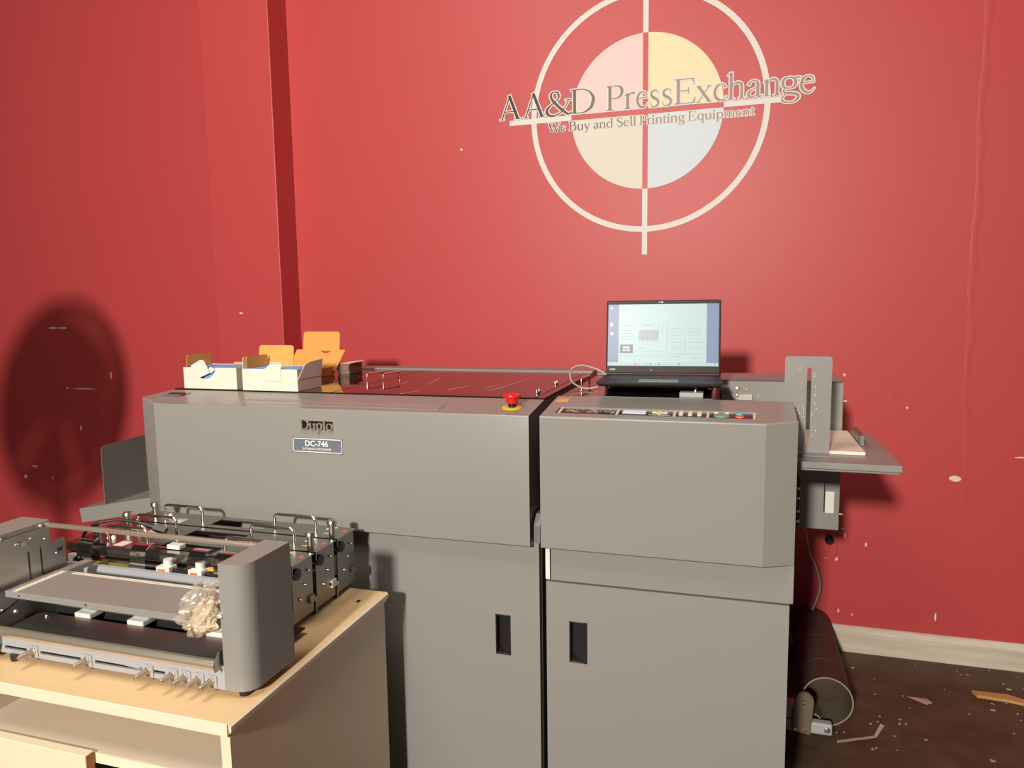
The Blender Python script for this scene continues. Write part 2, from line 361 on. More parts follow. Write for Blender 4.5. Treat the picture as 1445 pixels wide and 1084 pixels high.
def glyph(ch, T, t):
    """strokes of one serif letter, in 1/1000 em: list of (points, widths); and its advance"""
    k = []
    def st(x, y0, y1, w=T): k.append(([(x, y0), (x, y1)], [w]))
    def sf(x, y, h=95): k.append(([(x-h, y+t*.4), (x+h, y+t*.4)], [t*.9])); k.append(([(x, y+t*.3), (x, y+t*2.0)], [T*1.75, T]))
    def sfu(x, y, h=95): k.append(([(x-h, y-t*.4), (x+h, y-t*.4)], [t*.9])); k.append(([(x, y-t*.3), (x, y-t*2.0)], [T*1.75, T]))
    def sd(x, y, h=75): k.append(([(x-h, y+t*.4), (x+h, y+t*.4)], [t*.9]))
    def su(x, y, h=75): k.append(([(x-h, y-t*.4), (x+h, y-t*.4)], [t*.9]))
    def flag(x, y): k.append(([(x-T*1.1, y-t*2.6), (x+T*.1, y-t*.5)], [t*.8, t*1.3]))
    def c(p, ws): k.append((p, ws))
    X = 450
    if ch == 'A':
        c([(70,10),(335,700)], [t*1.3]); c([(318,715),(590,10)], [T*1.15]); c([(165,235),(490,235)], [t]); sd(70,0,72); sd(585,0,95); a = 665
    elif ch == '&':
        c([(640,420),(560,240),(440,80),(300,0),(170,0),(80,70),(80,190),(180,310),(320,420),(385,530),(360,650),(270,690),(190,640),(190,520),(280,370),(430,190),(560,60),(640,15),(730,70)],
          [t,t,t*1.2,t*1.5,T*.8,T,T*.9,t*1.5,t,T*.6,T*.7,t,T*.6,T*.8,T,T*1.05,T*.9,T*.7,t]); su(640,440,80); a = 740
    elif ch == 'D':
        st(120,0,700); sf(115,0); sfu(115,700); c([(110,688),(320,690),(500,620),(610,470),(620,330),(560,150),(420,40),(290,10),(110,12)], [t,t,t*1.6,T,T*1.15,T,t*1.8,t,t]); a = 680
    elif ch == 'P':
        st(120,0,700); sf(120,0,105); sfu(115,700); c([(110,688),(290,690),(400,640),(440,530),(400,400),(290,335),(150,340)], [t,t*1.1,T*.8,T*1.1,T*.8,t*1.2,t]); a = 500
    elif ch == 'B':
        st(120,0,700); sf(115,0); sfu(115,700); c([(110,688),(280,690),(400,640),(410,500),(320,395),(130,375)], [t,t,T*.9,T*1.05,t*1.3,t]); c([(130,375),(340,370),(480,290),(470,110),(330,15),(110,12)], [t,t*1.2,T*.9,T*1.1,t*1.4,t]); a = 560
    elif ch == 'E':
        st(120,0,700); sf(115,0); sfu(115,700); c([(110,686),(500,686)], [t]); c([(495,695),(520,540)], [T*.7,t*.6]); c([(120,365),(380,365)], [t]); c([(380,450),(380,285)], [t*.9])
        c([(110,14),(520,14)], [t]); c([(510,5),(560,170)], [T*.8,t*.6]); a = 590
    elif ch == 'S':
        c([(400,540),(360,660),(250,700),(130,650),(90,530),(150,430),(270,360),(390,270),(410,150),(330,30),(210,-5),(110,30),(75,170)], [t,t,t*1.3,T*.8,T,T*1.05,T*1.1,T*1.05,T,T*.8,t*1.3,t,t*.8]); c([(400,690),(402,530)], [t*.8]); a = 480
    elif ch == 'W':
        c([(60,690),(265,0)], [T]); c([(260,0),(430,640)], [t]); c([(370,690),(600,0)], [T]); c([(595,0),(800,690)], [t]); su(70,700,80); su(380,700,90); su(800,700,75); a = 850
    elif ch == 'r':
        st(110,0,X); sf(110,0,90); flag(110,X); c([(120,300),(165,410),(235,450),(300,420)], [t,t*1.2,T*.6,T*.9]); a = 325
    elif ch in 'ecoqg' and ch != 'g':
        if ch == 'e':
            c([(95,270),(385,285)], [t]); c([(385,285),(355,400),(240,450),(125,390),(70,235),(120,80),(250,5),(350,40),(405,110)], [t,T*.6,t,T*.8,T,T,T*.7,t,t*.7]); a = 445
        elif ch == 'c':
            c([(365,350),(330,430),(240,455),(125,390),(70,235),(120,80),(240,5),(340,30),(395,105)], [T*.9,t*1.4,t,T*.8,T,T,T*.7,t,t*.7]); a = 420
        elif ch == 'o':
            c([(250,455),(120,400),(65,225),(120,50),(250,-5),(380,50),(435,225),(380,400),(250,455)], [t,T*.7,T,T*.7,t,T*.7,T,T*.7,t]); a = 500
        else:
            c([(370,400),(260,450),(130,400),(70,230),(120,70),(230,5),(330,50),(370,110)], [t,t,T*.8,T,T*.9,t*1.3,t,t]); st(385,-230,X); sf(385,-230,90); a = 490
    elif ch == 's':
        c([(320,350),(290,430),(205,460),(110,420),(90,330),(160,260),(260,205),(320,120),(270,20),(180,-8),(100,25),(65,130)], [t*.8,t,t*1.2,T*.7,T*.9,T,T,T*.9,T*.7,t*1.2,t,t*.8]); a = 375
    elif ch == 'x':
        c([(70,445),(400,5)], [T]); c([(385,445),(65,5)], [t]); sd(65,0,62); sd(400,0,72); su(80,X,72); su(385,X,58); a = 460
    elif ch in 'hn':
        st(110,0,X if ch == 'n' else 730); sf(110,0,90); flag(110, X if ch == 'n' else 730)
        c([(115,310),(190,420),(280,452),(370,410),(395,300),(395,0)], [t,t*1.2,T*.7,T*.9,T,T]); sf(395,0,88); a = 505
    elif ch == 'm':
        st(110,0,X); sf(110,0,88); flag(110,X)
        c([(115,310),(190,420),(270,452),(345,410),(365,300),(365,0)], [t,t*1.2,T*.7,T*.9,T,T]); sf(365,0,82)
        c([(370,310),(440,420),(530,452),(605,410),(625,300),(625,0)], [t,t*1.2,T*.7,T*.9,T,T]); sf(625,0,85); a = 735
    elif ch == 'a':
        c([(85,350),(130,430),(215,458),(300,415),(315,320),(315,70),(355,15),(425,45)], [T*.9,t*1.3,t*1.2,T*.8,T,T,T*.6,t*.7]); c([(315,275),(190,225),(90,150),(95,50),(180,5),(315,95)], [t,t*1.1,T*.9,T,t*1.4,t]); a = 425
    elif ch == 'g':
        c([(215,455),(110,420),(70,310),(110,200),(215,165),(320,200),(360,310),(320,420),(215,455)], [t,T*.7,T*.9,T*.7,t,T*.7,T*.9,T*.7,t]); c([(330,405),(380,440),(440,425)], [t,t*1.5,T*.8])
        c([(140,185),(90,110),(140,45),(300,20),(410,-30),(410,-130),(320,-205),(190,-215),(80,-165),(65,-80),(160,35)], [t,t*1.2,T*.8,T*.9,T*.9,T*.8,t*1.2,t*1.2,T*.6,t*1.2,t]); a = 455
    elif ch == 'u':
        c([(110,X),(110,140),(150,30),(240,5),(330,60),(385,140)], [T,T,T*.9,T*.6,t,t]); st(395,0,X); flag(110,X); flag(395,X); sd(430,0,50); a = 505
    elif ch == 'y':
        c([(75,445),(255,0)], [T]); c([(400,445),(240,-40),(170,-190),(90,-205)], [t,t,t*1.5,T*.7]); su(85,X,72); su(395,X,62); a = 450
    elif ch == 'd':
        c([(375,390),(260,450),(130,400),(70,230),(120,60),(230,-2),(330,40),(380,100)], [t,t,T*.8,T,T*.9,t*1.3,t,t]); st(390,0,730); flag(390,730); sd(430,0,50); a = 500
    elif ch == 'p':
        st(115,-230,X); sf(115,-230,88); flag(115,X); c([(120,370),(210,445),(310,445),(410,350),(425,200),(350,50),(240,0),(120,60)], [t,t*1.2,T*.7,T,T,T*.8,t*1.2,t]); a = 500
    elif ch == 'l':
        st(115,0,730); sf(115,0,92); flag(115,730); a = 235
    elif ch == 'i':
        st(115,0,X); sf(115,0,88); flag(115,X); c([(115-T*.62,600),(115+T*.62,600)], [T*1.2]); a = 235
    elif ch == 't':
        c([(120,580),(120,110),(170,15),(275,50)], [t*1.5,T,T*.8,t*.8]); c([(45,X-12),(265,X-12)], [t]); c([(50,X-20),(125,560)], [t]); a = 285
    else:
        a = 250
    return k, a
def glyph_mesh(mb, ch, T, t, fx, grow, y0, y1=None, sx=1, sz=1):
    """fx maps (u, v) in glyph units to (x, z). Flat when y1 is None, else extruded y0..y1"""
    ks, a = glyph(ch, T, t); lay = 0
    for pts, ws in ks:
        Lf, Rt = stroke_poly(pts, ws, grow); n = len(Lf)
        vs = []
        yy = y0-lay*3e-5; lay += 1
        for q, p in enumerate(Lf+Rt):
            x, z = fx(p.x, p.y); vs.append((x, yy-(q % n)*4e-6, z))
        fs = [(i, i+1, n+i+1, n+i) for i in range(n-1)]
        if y1 is not None:
            m = len(vs); vs += [(v[0], y1, v[2]) for v in vs]
            fs2 = [tuple(j+m for j in f) for f in fs]
            loop = list(range(n)) + list(range(2*n-1, n-1, -1))
            fs = fs+fs2+[(loop[i], loop[(i+1) % len(loop)], loop[(i+1) % len(loop)]+m, loop[i]+m) for i in range(len(loop))]
        mb.add(vs, fs)
    return a
def ext(ch, T, t):
    xs = [p.x for pts, ws in glyph(ch, T, t)[0] for q in stroke_poly(pts, ws, 0) for p in q]
    return min(xs), max(xs)

# ------------------------------------------------------------------ emblem on the wall
def emblem():
    cx, cz = -.361, 2.138
    t = empty('wall_emblem', (cx, WY, cz), 'round target-shaped shop emblem with serif lettering on the red wall', 'emblem')
    Y = WY-.0012
    def ringseg(r0, r1, a0, a1, n, y0=Y, y1=WY):
        vs = []; fs = []
        for i in range(n+1):
            a = a0+(a1-a0)*i/n
            vs += [(cx+math.cos(a)*r0, y0, cz+math.sin(a)*r0), (cx+math.cos(a)*r1, y0, cz+math.sin(a)*r1)]
        for i in range(n): fs.append((2*i, 2*i+1, 2*i+3, 2*i+2))
        return MB().add(vs, fs)
    part('ring', ringseg(.447, .469, 0, 2*PI, 96), M['ring'], t, recalc=False, label='cream vinyl outer ring')
    g = .0105; R = .299
    def quad(sx, sz):
        a0 = math.asin(g/R); n = 28; pts = [(g, g)]
        for i in range(n+1):
            a = a0+(PI/2-2*a0)*i/n; pts.append((R*math.cos(a), R*math.sin(a)))
        vs = [(cx+sx*x, Y, cz+sz*z) for x, z in pts]
        return MB().add(vs, [tuple(range(len(vs)))])
    for nm, sx, sz, m, lb in [('quarter_disc', -1, 1, 'pink', 'pink quarter of the disc, upper left'), ('quarter_disc', 1, 1, 'yell', 'yellow quarter of the disc, upper right'),
                              ('quarter_disc', -1, -1, 'creamv', 'beige quarter of the disc, lower left'), ('quarter_disc', 1, -1, 'bluev', 'pale blue quarter of the disc, lower right')]:
        part(nm, quad(sx, sz), M[m], t, recalc=False, label=lb)
    y2 = Y-.0002
    def rect(x0, x1, z0, z1): return MB().add([(x0,y2,z0),(x1,y2,z0),(x1,y2,z1),(x0,y2,z1)], [(0,1,2,3)])
    part('crosshair_bar', rect(-.925, cx-R, cz-g, cz+g), M['ring'], t, recalc=False)
    part('crosshair_bar', rect(cx+R, .147, cz-g, cz+g), M['ring'], t, recalc=False)
    part('crosshair_bar', rect(cx-g, cx+g, cz+R, 2.76), M['ring'], t, recalc=False)
    part('crosshair_bar', rect(cx-g, cx+g, 1.578, cz-R), M['ring'], t, recalc=False)
    # title: every letter at its own place
    def wx(px):   # wall x of a photo column measured along the title's base line
        return TX[px]
    T, tt = 78, 26
    base = 2.1535; k = .0945/700
    spans = TITLE
    for ch, xa, xb in spans:
        lo, hi = ext(ch, T, tt); s = (xb-xa)/(hi-lo)
        fx = lambda u, v, xa=xa, lo=lo, s=s: (xa+(u-lo)*s, base+v*k)
        mo = MB(); glyph_mesh(mo, ch, T, tt, fx, 31, Y-.0010)
        ml = MB(); glyph_mesh(ml, ch, T, tt, fx, 0, Y-.0016)
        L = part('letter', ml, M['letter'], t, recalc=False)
        part('letter_outline', mo, M['ring'], L, recalc=False)
    # subtitle
    txt = 'We Buy and Sell Printing Equipment'; T, tt = 100, 36
    tot = sum(glyph(c_, T, tt)[1] if c_ != ' ' else 200 for c_ in txt)
    x0, x1 = -.757, .052; s = (x1-x0)/tot; k2 = .0345/700; base2 = 2.0885; x = x0
    mo = MB(); ml = MB()
    for c_ in txt:
        if c_ == ' ': x += 200*s; continue
        fx = lambda u, v, x=x: (x+u*s, base2+v*k2)
        glyph_mesh(mo, c_, T, tt, fx, 52, Y-.0010); x += glyph_mesh(ml, c_, T, tt, fx, 0, Y-.0016)*s
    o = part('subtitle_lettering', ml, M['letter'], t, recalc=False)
    part('lettering_outline', mo, M['ring'], o, recalc=False)
TITLE = [('A', -0.9666, -0.8765), ('A', -0.8642, -0.7719), ('&', -0.7691, -0.6561), ('D', -0.6617, -0.5625), ('P', -0.5181, -0.4469), ('r', -0.444, -0.4018), ('e', -0.3973, -0.3516), ('s', -0.3424, -0.306), ('s', -0.295, -0.2573), ('E', -0.2486, -0.1678), ('x', -0.1664, -0.1064), ('c', -0.1017, -0.0529), ('h', -0.049, 0.0145), ('a', 0.0222, 0.0771), ('n', 0.0809, 0.1406), ('g', 0.1433, 0.2099), ('e', 0.2089, 0.2605)]
emblem()

def text_mesh(txt, x, y, z, h, w=None, bold=0.0):
    """flat lettering in the built-in font, facing -Y, left-bottom at (x, y, z), capital height h, total width w"""
    cu = bpy.data.curves.new('lettering', 'FONT'); cu.body = txt; cu.size = 1.0; cu.offset = bold; cu.resolution_u = 3
    o = bpy.data.objects.new('lettering', cu); C.objects.link(o)
    dg = bpy.context.evaluated_depsgraph_get(); me = o.evaluated_get(dg).to_mesh()
    vs = [v.co.copy() for v in me.vertices]; fs = [tuple(p.vertices) for p in me.polygons]
    o.evaluated_get(dg).to_mesh_clear(); bpy.data.objects.remove(o); bpy.data.curves.remove(cu)
    xa = min(v.x for v in vs); xb = max(v.x for v in vs); za = min(v.y for v in vs); zb = max(v.y for v in vs)
    sx = (w/(xb-xa)) if w else h/(zb-za)
    return MB().add([(x+(v.x-xa)*sx, y, z+(v.y-za)*h/(zb-za)) for v in vs], fs)

# ------------------------------------------------------------------ the cutting machine
def offset_poly(pl, d):
    """open polyline in x,y running left to right along the front; offset inwards (+y side) by d"""
    out = []
    for i, p in enumerate(pl):
        p = Vector((p[0], p[1])); ns = []
        if i > 0:
            e = (p-Vector(pl[i-1])).normalized(); ns.append(Vector((-e.y, e.x)))
        if i < len(pl)-1:
            e = (Vector(pl[i+1])-p).normalized(); ns.append(Vector((-e.y, e.x)))
        n = sum(ns, Vector((0, 0))).normalized(); c_ = n.dot(ns[0])
        out.append(p+n*(d/max(c_, .3)))
    return out
def hood(front, yb, z0, zt, slope, holes=None):
    """cover shell: vertical front wall along the polyline, softly rounded top edge, sloping top back to yb"""
    mb = MB(); y0 = min(p[1] for p in front)
    topz = lambda y: zt+(y-y0)*slope
    lv = [(z0, .004), (z0+.003, 0), (-.0040, 0), (-.0018, .0008), (-.0004, .0022), (0, .0042)]
    rows = []
    for zz, off in lv:
        pl = offset_poly(front, off)
        rows.append([(p.x, p.y, zz if zz > .5 else topz(p.y)+zz) for p in pl])
    n = len(front); vs = [v for r in rows for v in r]; fs = []
    for i in range(len(rows)-1):
        for k in range(n-1): fs.append((i*n+k, i*n+k+1, (i+1)*n+k+1, (i+1)*n+k))
    mb.add(vs, fs)
    top = rows[-1]
    return mb, top, topz
def machine():
    m = empty('paper_finishing_machine', (-.75, 2.1, 0), 'long grey paper slitting, cutting and creasing machine with upper covers and lower doors', 'machine')
    # ---- left hood
    fr = [(-1.722, 1.762), (-1.622, 1.70), (-.484, 1.70)]
    mb, top, tz = hood(fr, 1.855, .783, 1.117, .126)
    a, b, c_ = top
    yb = 1.857
    mb.add([a, b, c_, (-.484, yb, tz(yb)), (-1.690, yb, tz(yb))], [(0,1,2,3,4)])
    mb.add([(-.484,1.704,.783),(-.484,yb,.783),(-.484,yb,tz(yb)),(-.484,1.704,tz(1.704))], [(0,1,2,3)])
    mb.add([(-1.722,1.766,.783),(-1.690,yb,.783),(-1.690,yb,tz(yb)),(-1.722,1.766,tz(1.766))], [(0,1,2,3)])
    mb.add([(-1.722,1.766,.783),(-1.622,1.704,.783),(-.484,1.704,.783),(-.484,yb,.783),(-1.690,yb,.783)], [(0,1,2,3,4)])
    hoodL = part('main_cover', mb, M['grey_top'], m, smooth=24)
    # badge: chrome serif letters with dark infill
    T, tt = 92, 40; word = 'Duplo'; tot = sum(glyph(q, T, tt)[1] for q in word); x0, x1 = -1.131, -1.029; s = (x1-x0)/tot; k = .0265/700; x = x0
    md = MB()
    for q in word:
        fx = lambda u, v, x=x: (x+u*s, 1.0605+v*k)
        x += glyph_mesh(md, q, T, tt, fx, 6, 1.6945, 1.6985)*s
    part('name_badge', md, M['badge'], hoodL)
    part('badge_backing', MB().box(-1.125, -1.031, 1.6985, 1.7005, 1.061, 1.0835), M['black'], hoodL)
    part('model_plate', MB().box(-1.158, -1.003, 1.6985, 1.7005, .9955, 1.0365), M['label'], hoodL, bevel=.001)
    f = MB(); X0, X1, Z0, Z1, w_, y = -1.1565, -1.0045, .997, 1.035, .0022, 1.6981
    f.box(X0, X1, y, y+.0004, Z1-w_, Z1); f.box(X0, X1, y, y+.0004, Z0, Z0+w_); f.box(X0, X0+w_, y, y+.0004, Z0, Z1); f.box(X1-w_, X1, y, y+.0004, Z0, Z1)
    tm = text_mesh('DC-746', -1.118, 1.6979, 1.0135, .0165, .071, .022); f.add(tm.v, tm.f)
    tm = text_mesh('SLITTER/CUTTER/CREASER', -1.1265, 1.6979, 1.0035, .0058, .089, .02); f.add(tm.v, tm.f)
    part('model_lettering', f, M['ink'], hoodL, recalc=False)
    # scale strip and counter window on the sloping top
    q = lambda x, y, up=0: (x, y, tz(y)+up)
    def strip(x0, x1, y0, y1, up=.0012):
        return MB().add([q(x0,y0),q(x1,y0),q(x1,y1),q(x0,y1),q(x0,y0,up),q(x1,y0,up),q(x1,y1,up),q(x0,y1,up)], [(4,5,6,7),(0,1,5,4),(1,2,6,5),(2,3,7,6),(3,0,4,7)])
    rl = part('scale_strip', strip(-1.36, -.735, 1.728, 1.784), M['grey_top'], hoodL)
    tk = MB()
    for i in range(62):
        x = -1.35+i*.0098; t_ = strip(x, x+.0035, 1.752, 1.776, .0018); tk.add(t_.v, t_.f)
    part('scale_marks', tk, M['pinkprint'], hoodL)
    part('display_window', strip(-1.665, -1.592, 1.785, 1.822), M['panel_dark'], hoodL)
    part('display_label', strip(-1.662, -1.600, 1.768, 1.796, .002), M['label'], hoodL)
    # emergency stop
    es = part('emergency_stop', MB().lathe([(.0105, 0), (.0105, .018)], (-.548, 1.772, tz(1.772)), (0,0,1), 20), M['black'], m, smooth=40, label='red mushroom emergency stop on yellow collar')
    part('collar', MB().lathe([(.026, -.002), (.026, .0015), (.0245, .002), (.012, .002)], (-.548, 1.772, tz(1.772)), (0,-.12,1), 28), M['yellow'], es, smooth=40)
    part('push_button', MB().lathe([(.0155, .012), (.0155, .022), (.0165, .024), (.0225, .026), (.0235, .029), (.0225, .033), (.016, .0365), (.006, .038)], (-.548, 1.772, tz(1.772)), (0,0,1), 28), M['red'], es, smooth=40)
    # ---- body and glossy lids behind the hood
    part('upper_body', MB().box(-1.695, -.486, 1.858, 2.64, .783, 1.133), M['grey'], m)
    lidL = part('tinted_lid', MB().box(-1.690, -1.1305, 1.862, 2.55, 1.133, 1.1405), M['tint'], m, bevel=.0015)
    lidR = part('tinted_lid', MB().box(-1.1275, -.512, 1.862, 2.55, 1.133, 1.1405), M['tint'], m, bevel=.0015)
    part('side_rail', MB().box(-.509, -.486, 1.862, 2.55, 1.133, 1.1405), M['tint'], m, bevel=.0015)
    part('rear_rail', MB().box(-1.690, -.486, 2.553, 2.64, 1.133, 1.146), M['grey'], m, bevel=.003)
    for (xa, ya), (xb, yb_), wd in (((-.682, 1.985), (-.652, 2.345), .0035), ((-.81, 1.982), (-.785, 2.10), .004), ((-.915, 1.874), (-.888, 1.95), .003), ((-1.03, 2.16), (-1.015, 2.08), .003), ((-.965, 2.28), (-.93, 2.09), .003), ((-.72, 2.05), (-.70, 2.13), .003)):
        part('scratch', MB().prism([(xa, ya), (xa+wd, ya), (xb+wd*.4, yb_), (xb, yb_)], 'z', 1.1405, 1.1408), M['scuff'], lidR)
    part('grip_handle', MB().tube(arc_u((-1.161, 2.138, 1.1405), (-1.147, 2.225, 1.1405), (0, 0, .026), .007), .0032, 10), M['chrome'], lidL, smooth=60)
    part('grip_handle', MB().tube(arc_u((-1.102, 2.138, 1.1405), (-1.087, 2.228, 1.1405), (0, 0, .026), .007), .0032, 10), M['chrome'], lidR, smooth=60)
    for y in (1.94, 1.965, 2.155, 2.18, 2.37):
        part('catch_pin', MB().lathe([(.0035, 0), (.0035, .010), (.002, .012)], (-.527, y, 1.1405), (0,0,1), 10), M['chrome'], lidR, smooth=40)
    # ---- right hood with control panel
    fr = [(-.456, 1.70), (.069, 1.70), (.1385, 1.730)]
    mb, top, tz2 = hood(fr, 1.895, .783, 1.118, .126)
    p0, p1, p2 = top; yb = 1.896; hx0, hx1, hy0, hy1 = -.425, .050, 1.733, 1.790
    Q = lambda x, y, d=0: (x, y, tz2(y)+d)
    mb.add([p0, Q(hx0, p0[1]), Q(hx0, yb), Q(-.456, yb)], [(0,1,2,3)])
    mb.add([Q(hx0, p0[1]), Q(hx1, p0[1]), Q(hx1, hy0), Q(hx0, hy0)], [(0,1,2,3)])
    mb.add([Q(hx0, hy1), Q(hx1, hy1), Q(hx1, yb), Q(hx0, yb)], [(0,1,2,3)])
    mb.add([Q(hx1, p0[1]), p1, p2, Q(.1385, yb), Q(hx1, yb)], [(0,1,2,3,4)])
    d = -.005
    mb.add([Q(hx0,hy0),Q(hx1,hy0),Q(hx1,hy1),Q(hx0,hy1),Q(hx0,hy0,d),Q(hx1,hy0,d),Q(hx1,hy1,d),Q(hx0,hy1,d)], [(0,1,5,4),(1,2,6,5),(2,3,7,6),(3,0,4,7),(4,5,6,7)])
    mb.add([(.1385,1.734,.783),(.1385,yb,.783),(.1385,yb,tz2(yb)),(.1385,1.734,tz2(1.734))], [(0,1,2,3)])
    mb.add([(-.456,1.704,.783),(-.456,yb,.783),(-.456,yb,tz2(yb)),(-.456,1.704,tz2(1.704))], [(0,1,2,3)])
    mb.add([(-.456,1.704,.783),(.069,1.704,.783),(.1385,1.734,.783),(.1385,yb,.783),(-.456,yb,.783)], [(0,1,2,3,4)])
    mb.add([(-.456,yb,.783),(.1385,yb,.783),(.1385,yb,tz2(yb)),(-.456,yb,tz2(yb))], [(0,1,2,3)])
    hoodR = part('control_cover', mb, M['grey_top'], m, smooth=19)
    def slab(x0, x1, y0, y1, d0, d1):
        return MB().add([Q(x0,y0,d0),Q(x1,y0,d0),Q(x1,y1,d0),Q(x0,y1,d0),Q(x0,y0,d1),Q(x1,y0,d1),Q(x1,y1,d1),Q(x0,y1,d1)], [(4,5,6,7),(0,1,5,4),(1,2,6,5),(2,3,7,6),(3,0,4,7)])
    cp = part('control_panel', slab(-.418, .043, 1.734, 1.789, d, d+.0015), M['panel_dark'], m)
    for x in (-.4175, -.274, -.137, -.0595, .045):
        part('divider', slab(x-.0032, x+.0032, 1.734, 1.789, d+.0015, d+.003), M['button'], cp)
    part('lcd_screen', slab(-.262, -.206, 1.762, 1.784, d+.0015, d+.003), M['lcd'], cp)
    fl = MB()
    for x0, x1, y0, y1 in ((-.197,-.148,1.7865,1.7875),(-.197,-.148,1.752,1.753),(-.1975,-.1965,1.752,1.7875),(-.1485,-.1475,1.752,1.7875)):
        t_ = slab(x0, x1, y0, y1, d+.0015, d+.0025); fl.add(t_.v, t_.f)
    for i in range(26):
        x = -.405+random.random()*.12; y = 1.756+random.random()*.028; w_ = random.uniform(.004, .014)
        t_ = slab(x, min(x+w_, -.28), y, y+.0012, d+.0015, d+.0022); fl.add(t_.v, t_.f)
    part('panel_print', fl, M['pinkprint'], cp)['kind'] = 'stuff'
    def key(x, y, rx, ry, mm, name='button', n=16, lb=None):
        vs = [Q(x+rx*math.cos(2*PI*i/n), y+ry*math.sin(2*PI*i/n), d+.0015) for i in range(n)]+[Q(x+rx*.92*math.cos(2*PI*i/n), y+ry*.92*math.sin(2*PI*i/n), d+.0042) for i in range(n)]
        part(name, MB().add(vs, [(i, (i+1) % n, n+(i+1) % n, n+i) for i in range(n)]+[tuple(range(n, 2*n))]), M[mm], cp, label=lb)
    for i in range(3):
        for j in range(3): key(-.122+i*.0215, 1.784-j*.0115, .0056, .0042, 'button')
    key(-.186, 1.773, .0065, .0042, 'button'); key(-.159, 1.771, .0065, .0042, 'button')
    for dx, dy in ((0, .009), (0, -.009), (-.0065, 0), (.0065, 0)): key(-.1725+dx, 1.771+dy, .004, .0055, 'button')
    key(-.041, 1.786, .006, .003, 'button'); key(-.016, 1.786, .006, .003, 'button')
    key(-.028, 1.763, .0185, .0145, 'green', 'start_button', 24, 'large green start button'); key(.012, 1.782, .0085, .0062, 'cyan', 'button', 20, 'turquoise button'); key(.0125, 1.759, .0105, .009, 'redkey', 'stop_button', 20, 'coral red stop button')
    part('warning_sticker', slab(-.448, -.415, 1.84, 1.87, 0, .0008), M['kraft'], hoodR)
    # ---- infeed behind right hood
    part('infeed_body', MB().box(-.455, -.050, 1.898, 2.50, .783, 1.132), M['grey_dark'], m)
    lid = part('tinted_lid', MB().box(-.454, -.378, 1.900, 2.50, 1.132, 1.1405), M['tint'], m, bevel=.0015)
    part('grip_handle', MB().tube(arc_u((-.4365, 2.112, 1.1405), (-.430, 2.205, 1.1405), (0, 0, .026), .007), .0035, 10), M['chrome'], lid, smooth=60)
    part('rear_rail', MB().box(-.454, -.050, 2.46, 2.60, 1.1405, 1.147), M['grey'], m, bevel=.003)
    part('steel_deck', MB().box(-.376, -.052, 1.900, 2.45, 1.132, 1.1445), M['steel_plate'], m, bevel=.001)
    part('feed_head', MB().box(-.352, -.060, 2.03, 2.28, 1.1445, 1.1660), M['void'], m, bevel=.003)
    br = part('mounting_bracket', MB().box(-.138, -.078, 1.925, 1.962, 1.1445, 1.156), M['bracket'], m, bevel=.001)
    part('bolt', MB().lathe([(.004, 0), (.004, .006), (.0025, .008), (.0025, .012)], (-.098, 1.94, 1.156), (0,0,1), 10), M['satin'], br, smooth=40)
    # ---- lower cabinets and doors
    part('lower_body', MB().box(-1.60, -.468, 1.755, 2.55, .05, .783), M['grey_dark'], m)
    part('lower_body', MB().box(-.455, .118, 1.755, 2.50, .05, .783), M['grey_dark'], m)
    def door(x0, x1, z0, z1, hx0, hx1, hz0, hz1):
        dm = MB().plate_hole(x0, x1, z0, z1, hx0, hx1, hz0, hz1, 1.732, 1.754)
        dd = part('door', dm, M['grey'], m)
        cup = MB(); t_ = .0035; ya, yb_ = 1.7305, 1.7535
        cup.box(hx0, hx1, yb_-.002, yb_, hz0, hz1); cup.box(hx0, hx0+t_, ya, yb_, hz0, hz1); cup.box(hx1-t_*2.2, hx1, ya, yb_, hz0, hz1)
        cup.box(hx0, hx1, ya, yb_, hz1-t_, hz1); cup.prism([(ya, hz0), (yb_, hz0), (yb_, hz0+.012), (ya, hz0+t_)], 'x', hx0, hx1)
        part('recessed_handle', cup, M['black'], dd, bevel=.0006)
        return dd
    door(-1.60, -0.4694, .05, .786, -0.5898, -0.5483, 0.4733, 0.5826)
    door(-0.4512, 0.1315, .05, 0.6858, -0.3915, -0.345, 0.4773, 0.5866)
    part('filler_panel', MB().box(-0.4391, 0.1396, 1.7325, 1.754, 0.6898, .786), M['grey'], m, bevel=.002)
    part('seal_strip', MB().box(-0.4527, -0.4416, 1.733, 1.754, 0.6918, .786), M['white'], m)
    part('hinge_block', MB().prism([(1.716,.79),(1.80,.79),(1.80,.86),(1.74,.86),(1.716,.835)], 'x', -.478, -.462), M['grey_dark'], m)
    # castors under the body
    for x in (-1.5, -.6, -.35, .05):
        part('castor', MB().lathe([(.03, -.015), (.035, -.01), (.035, .01), (.03, .015)], (x, 1.85, .035), (1,0,0), 16), M['black'], m, smooth=40)
    # ---- feeder on the right
    bp = MB(); bp.box(-.045, .305, 2.31, 2.316, .700, 1.149); bp.box(-.045, .305, 2.31, 2.53, 1.145, 1.149); bp.box(.302, .306, 2.31, 2.53, .70, 1.149)
    plate = part('feeder_side_plate', bp, M['grey'], m, bevel=.0015)
    bk = part('steel_bracket', MB().box(-.039, .052, 2.300, 2.310, 1.088, 1.107), M['steel'], m, bevel=.001)
    for x, z, r in ((.006, 1.126, .008), (.007, 1.106, .006)):
        part('bolt', MB().screw((x, 2.310 if z > 1.11 else 2.300, z), (0,-1,0), r, .010), M['satin'], bk, smooth=40)
    for x, z in ((-.025, 1.122), (.034, 1.122), (.069, 1.100), (.284, 1.116), (.278, .833), (.272, .743)):
        part('screw', MB().screw((x, 2.310, z), (0,-1,0), .0032, .003), M['satin'], plate, smooth=40)
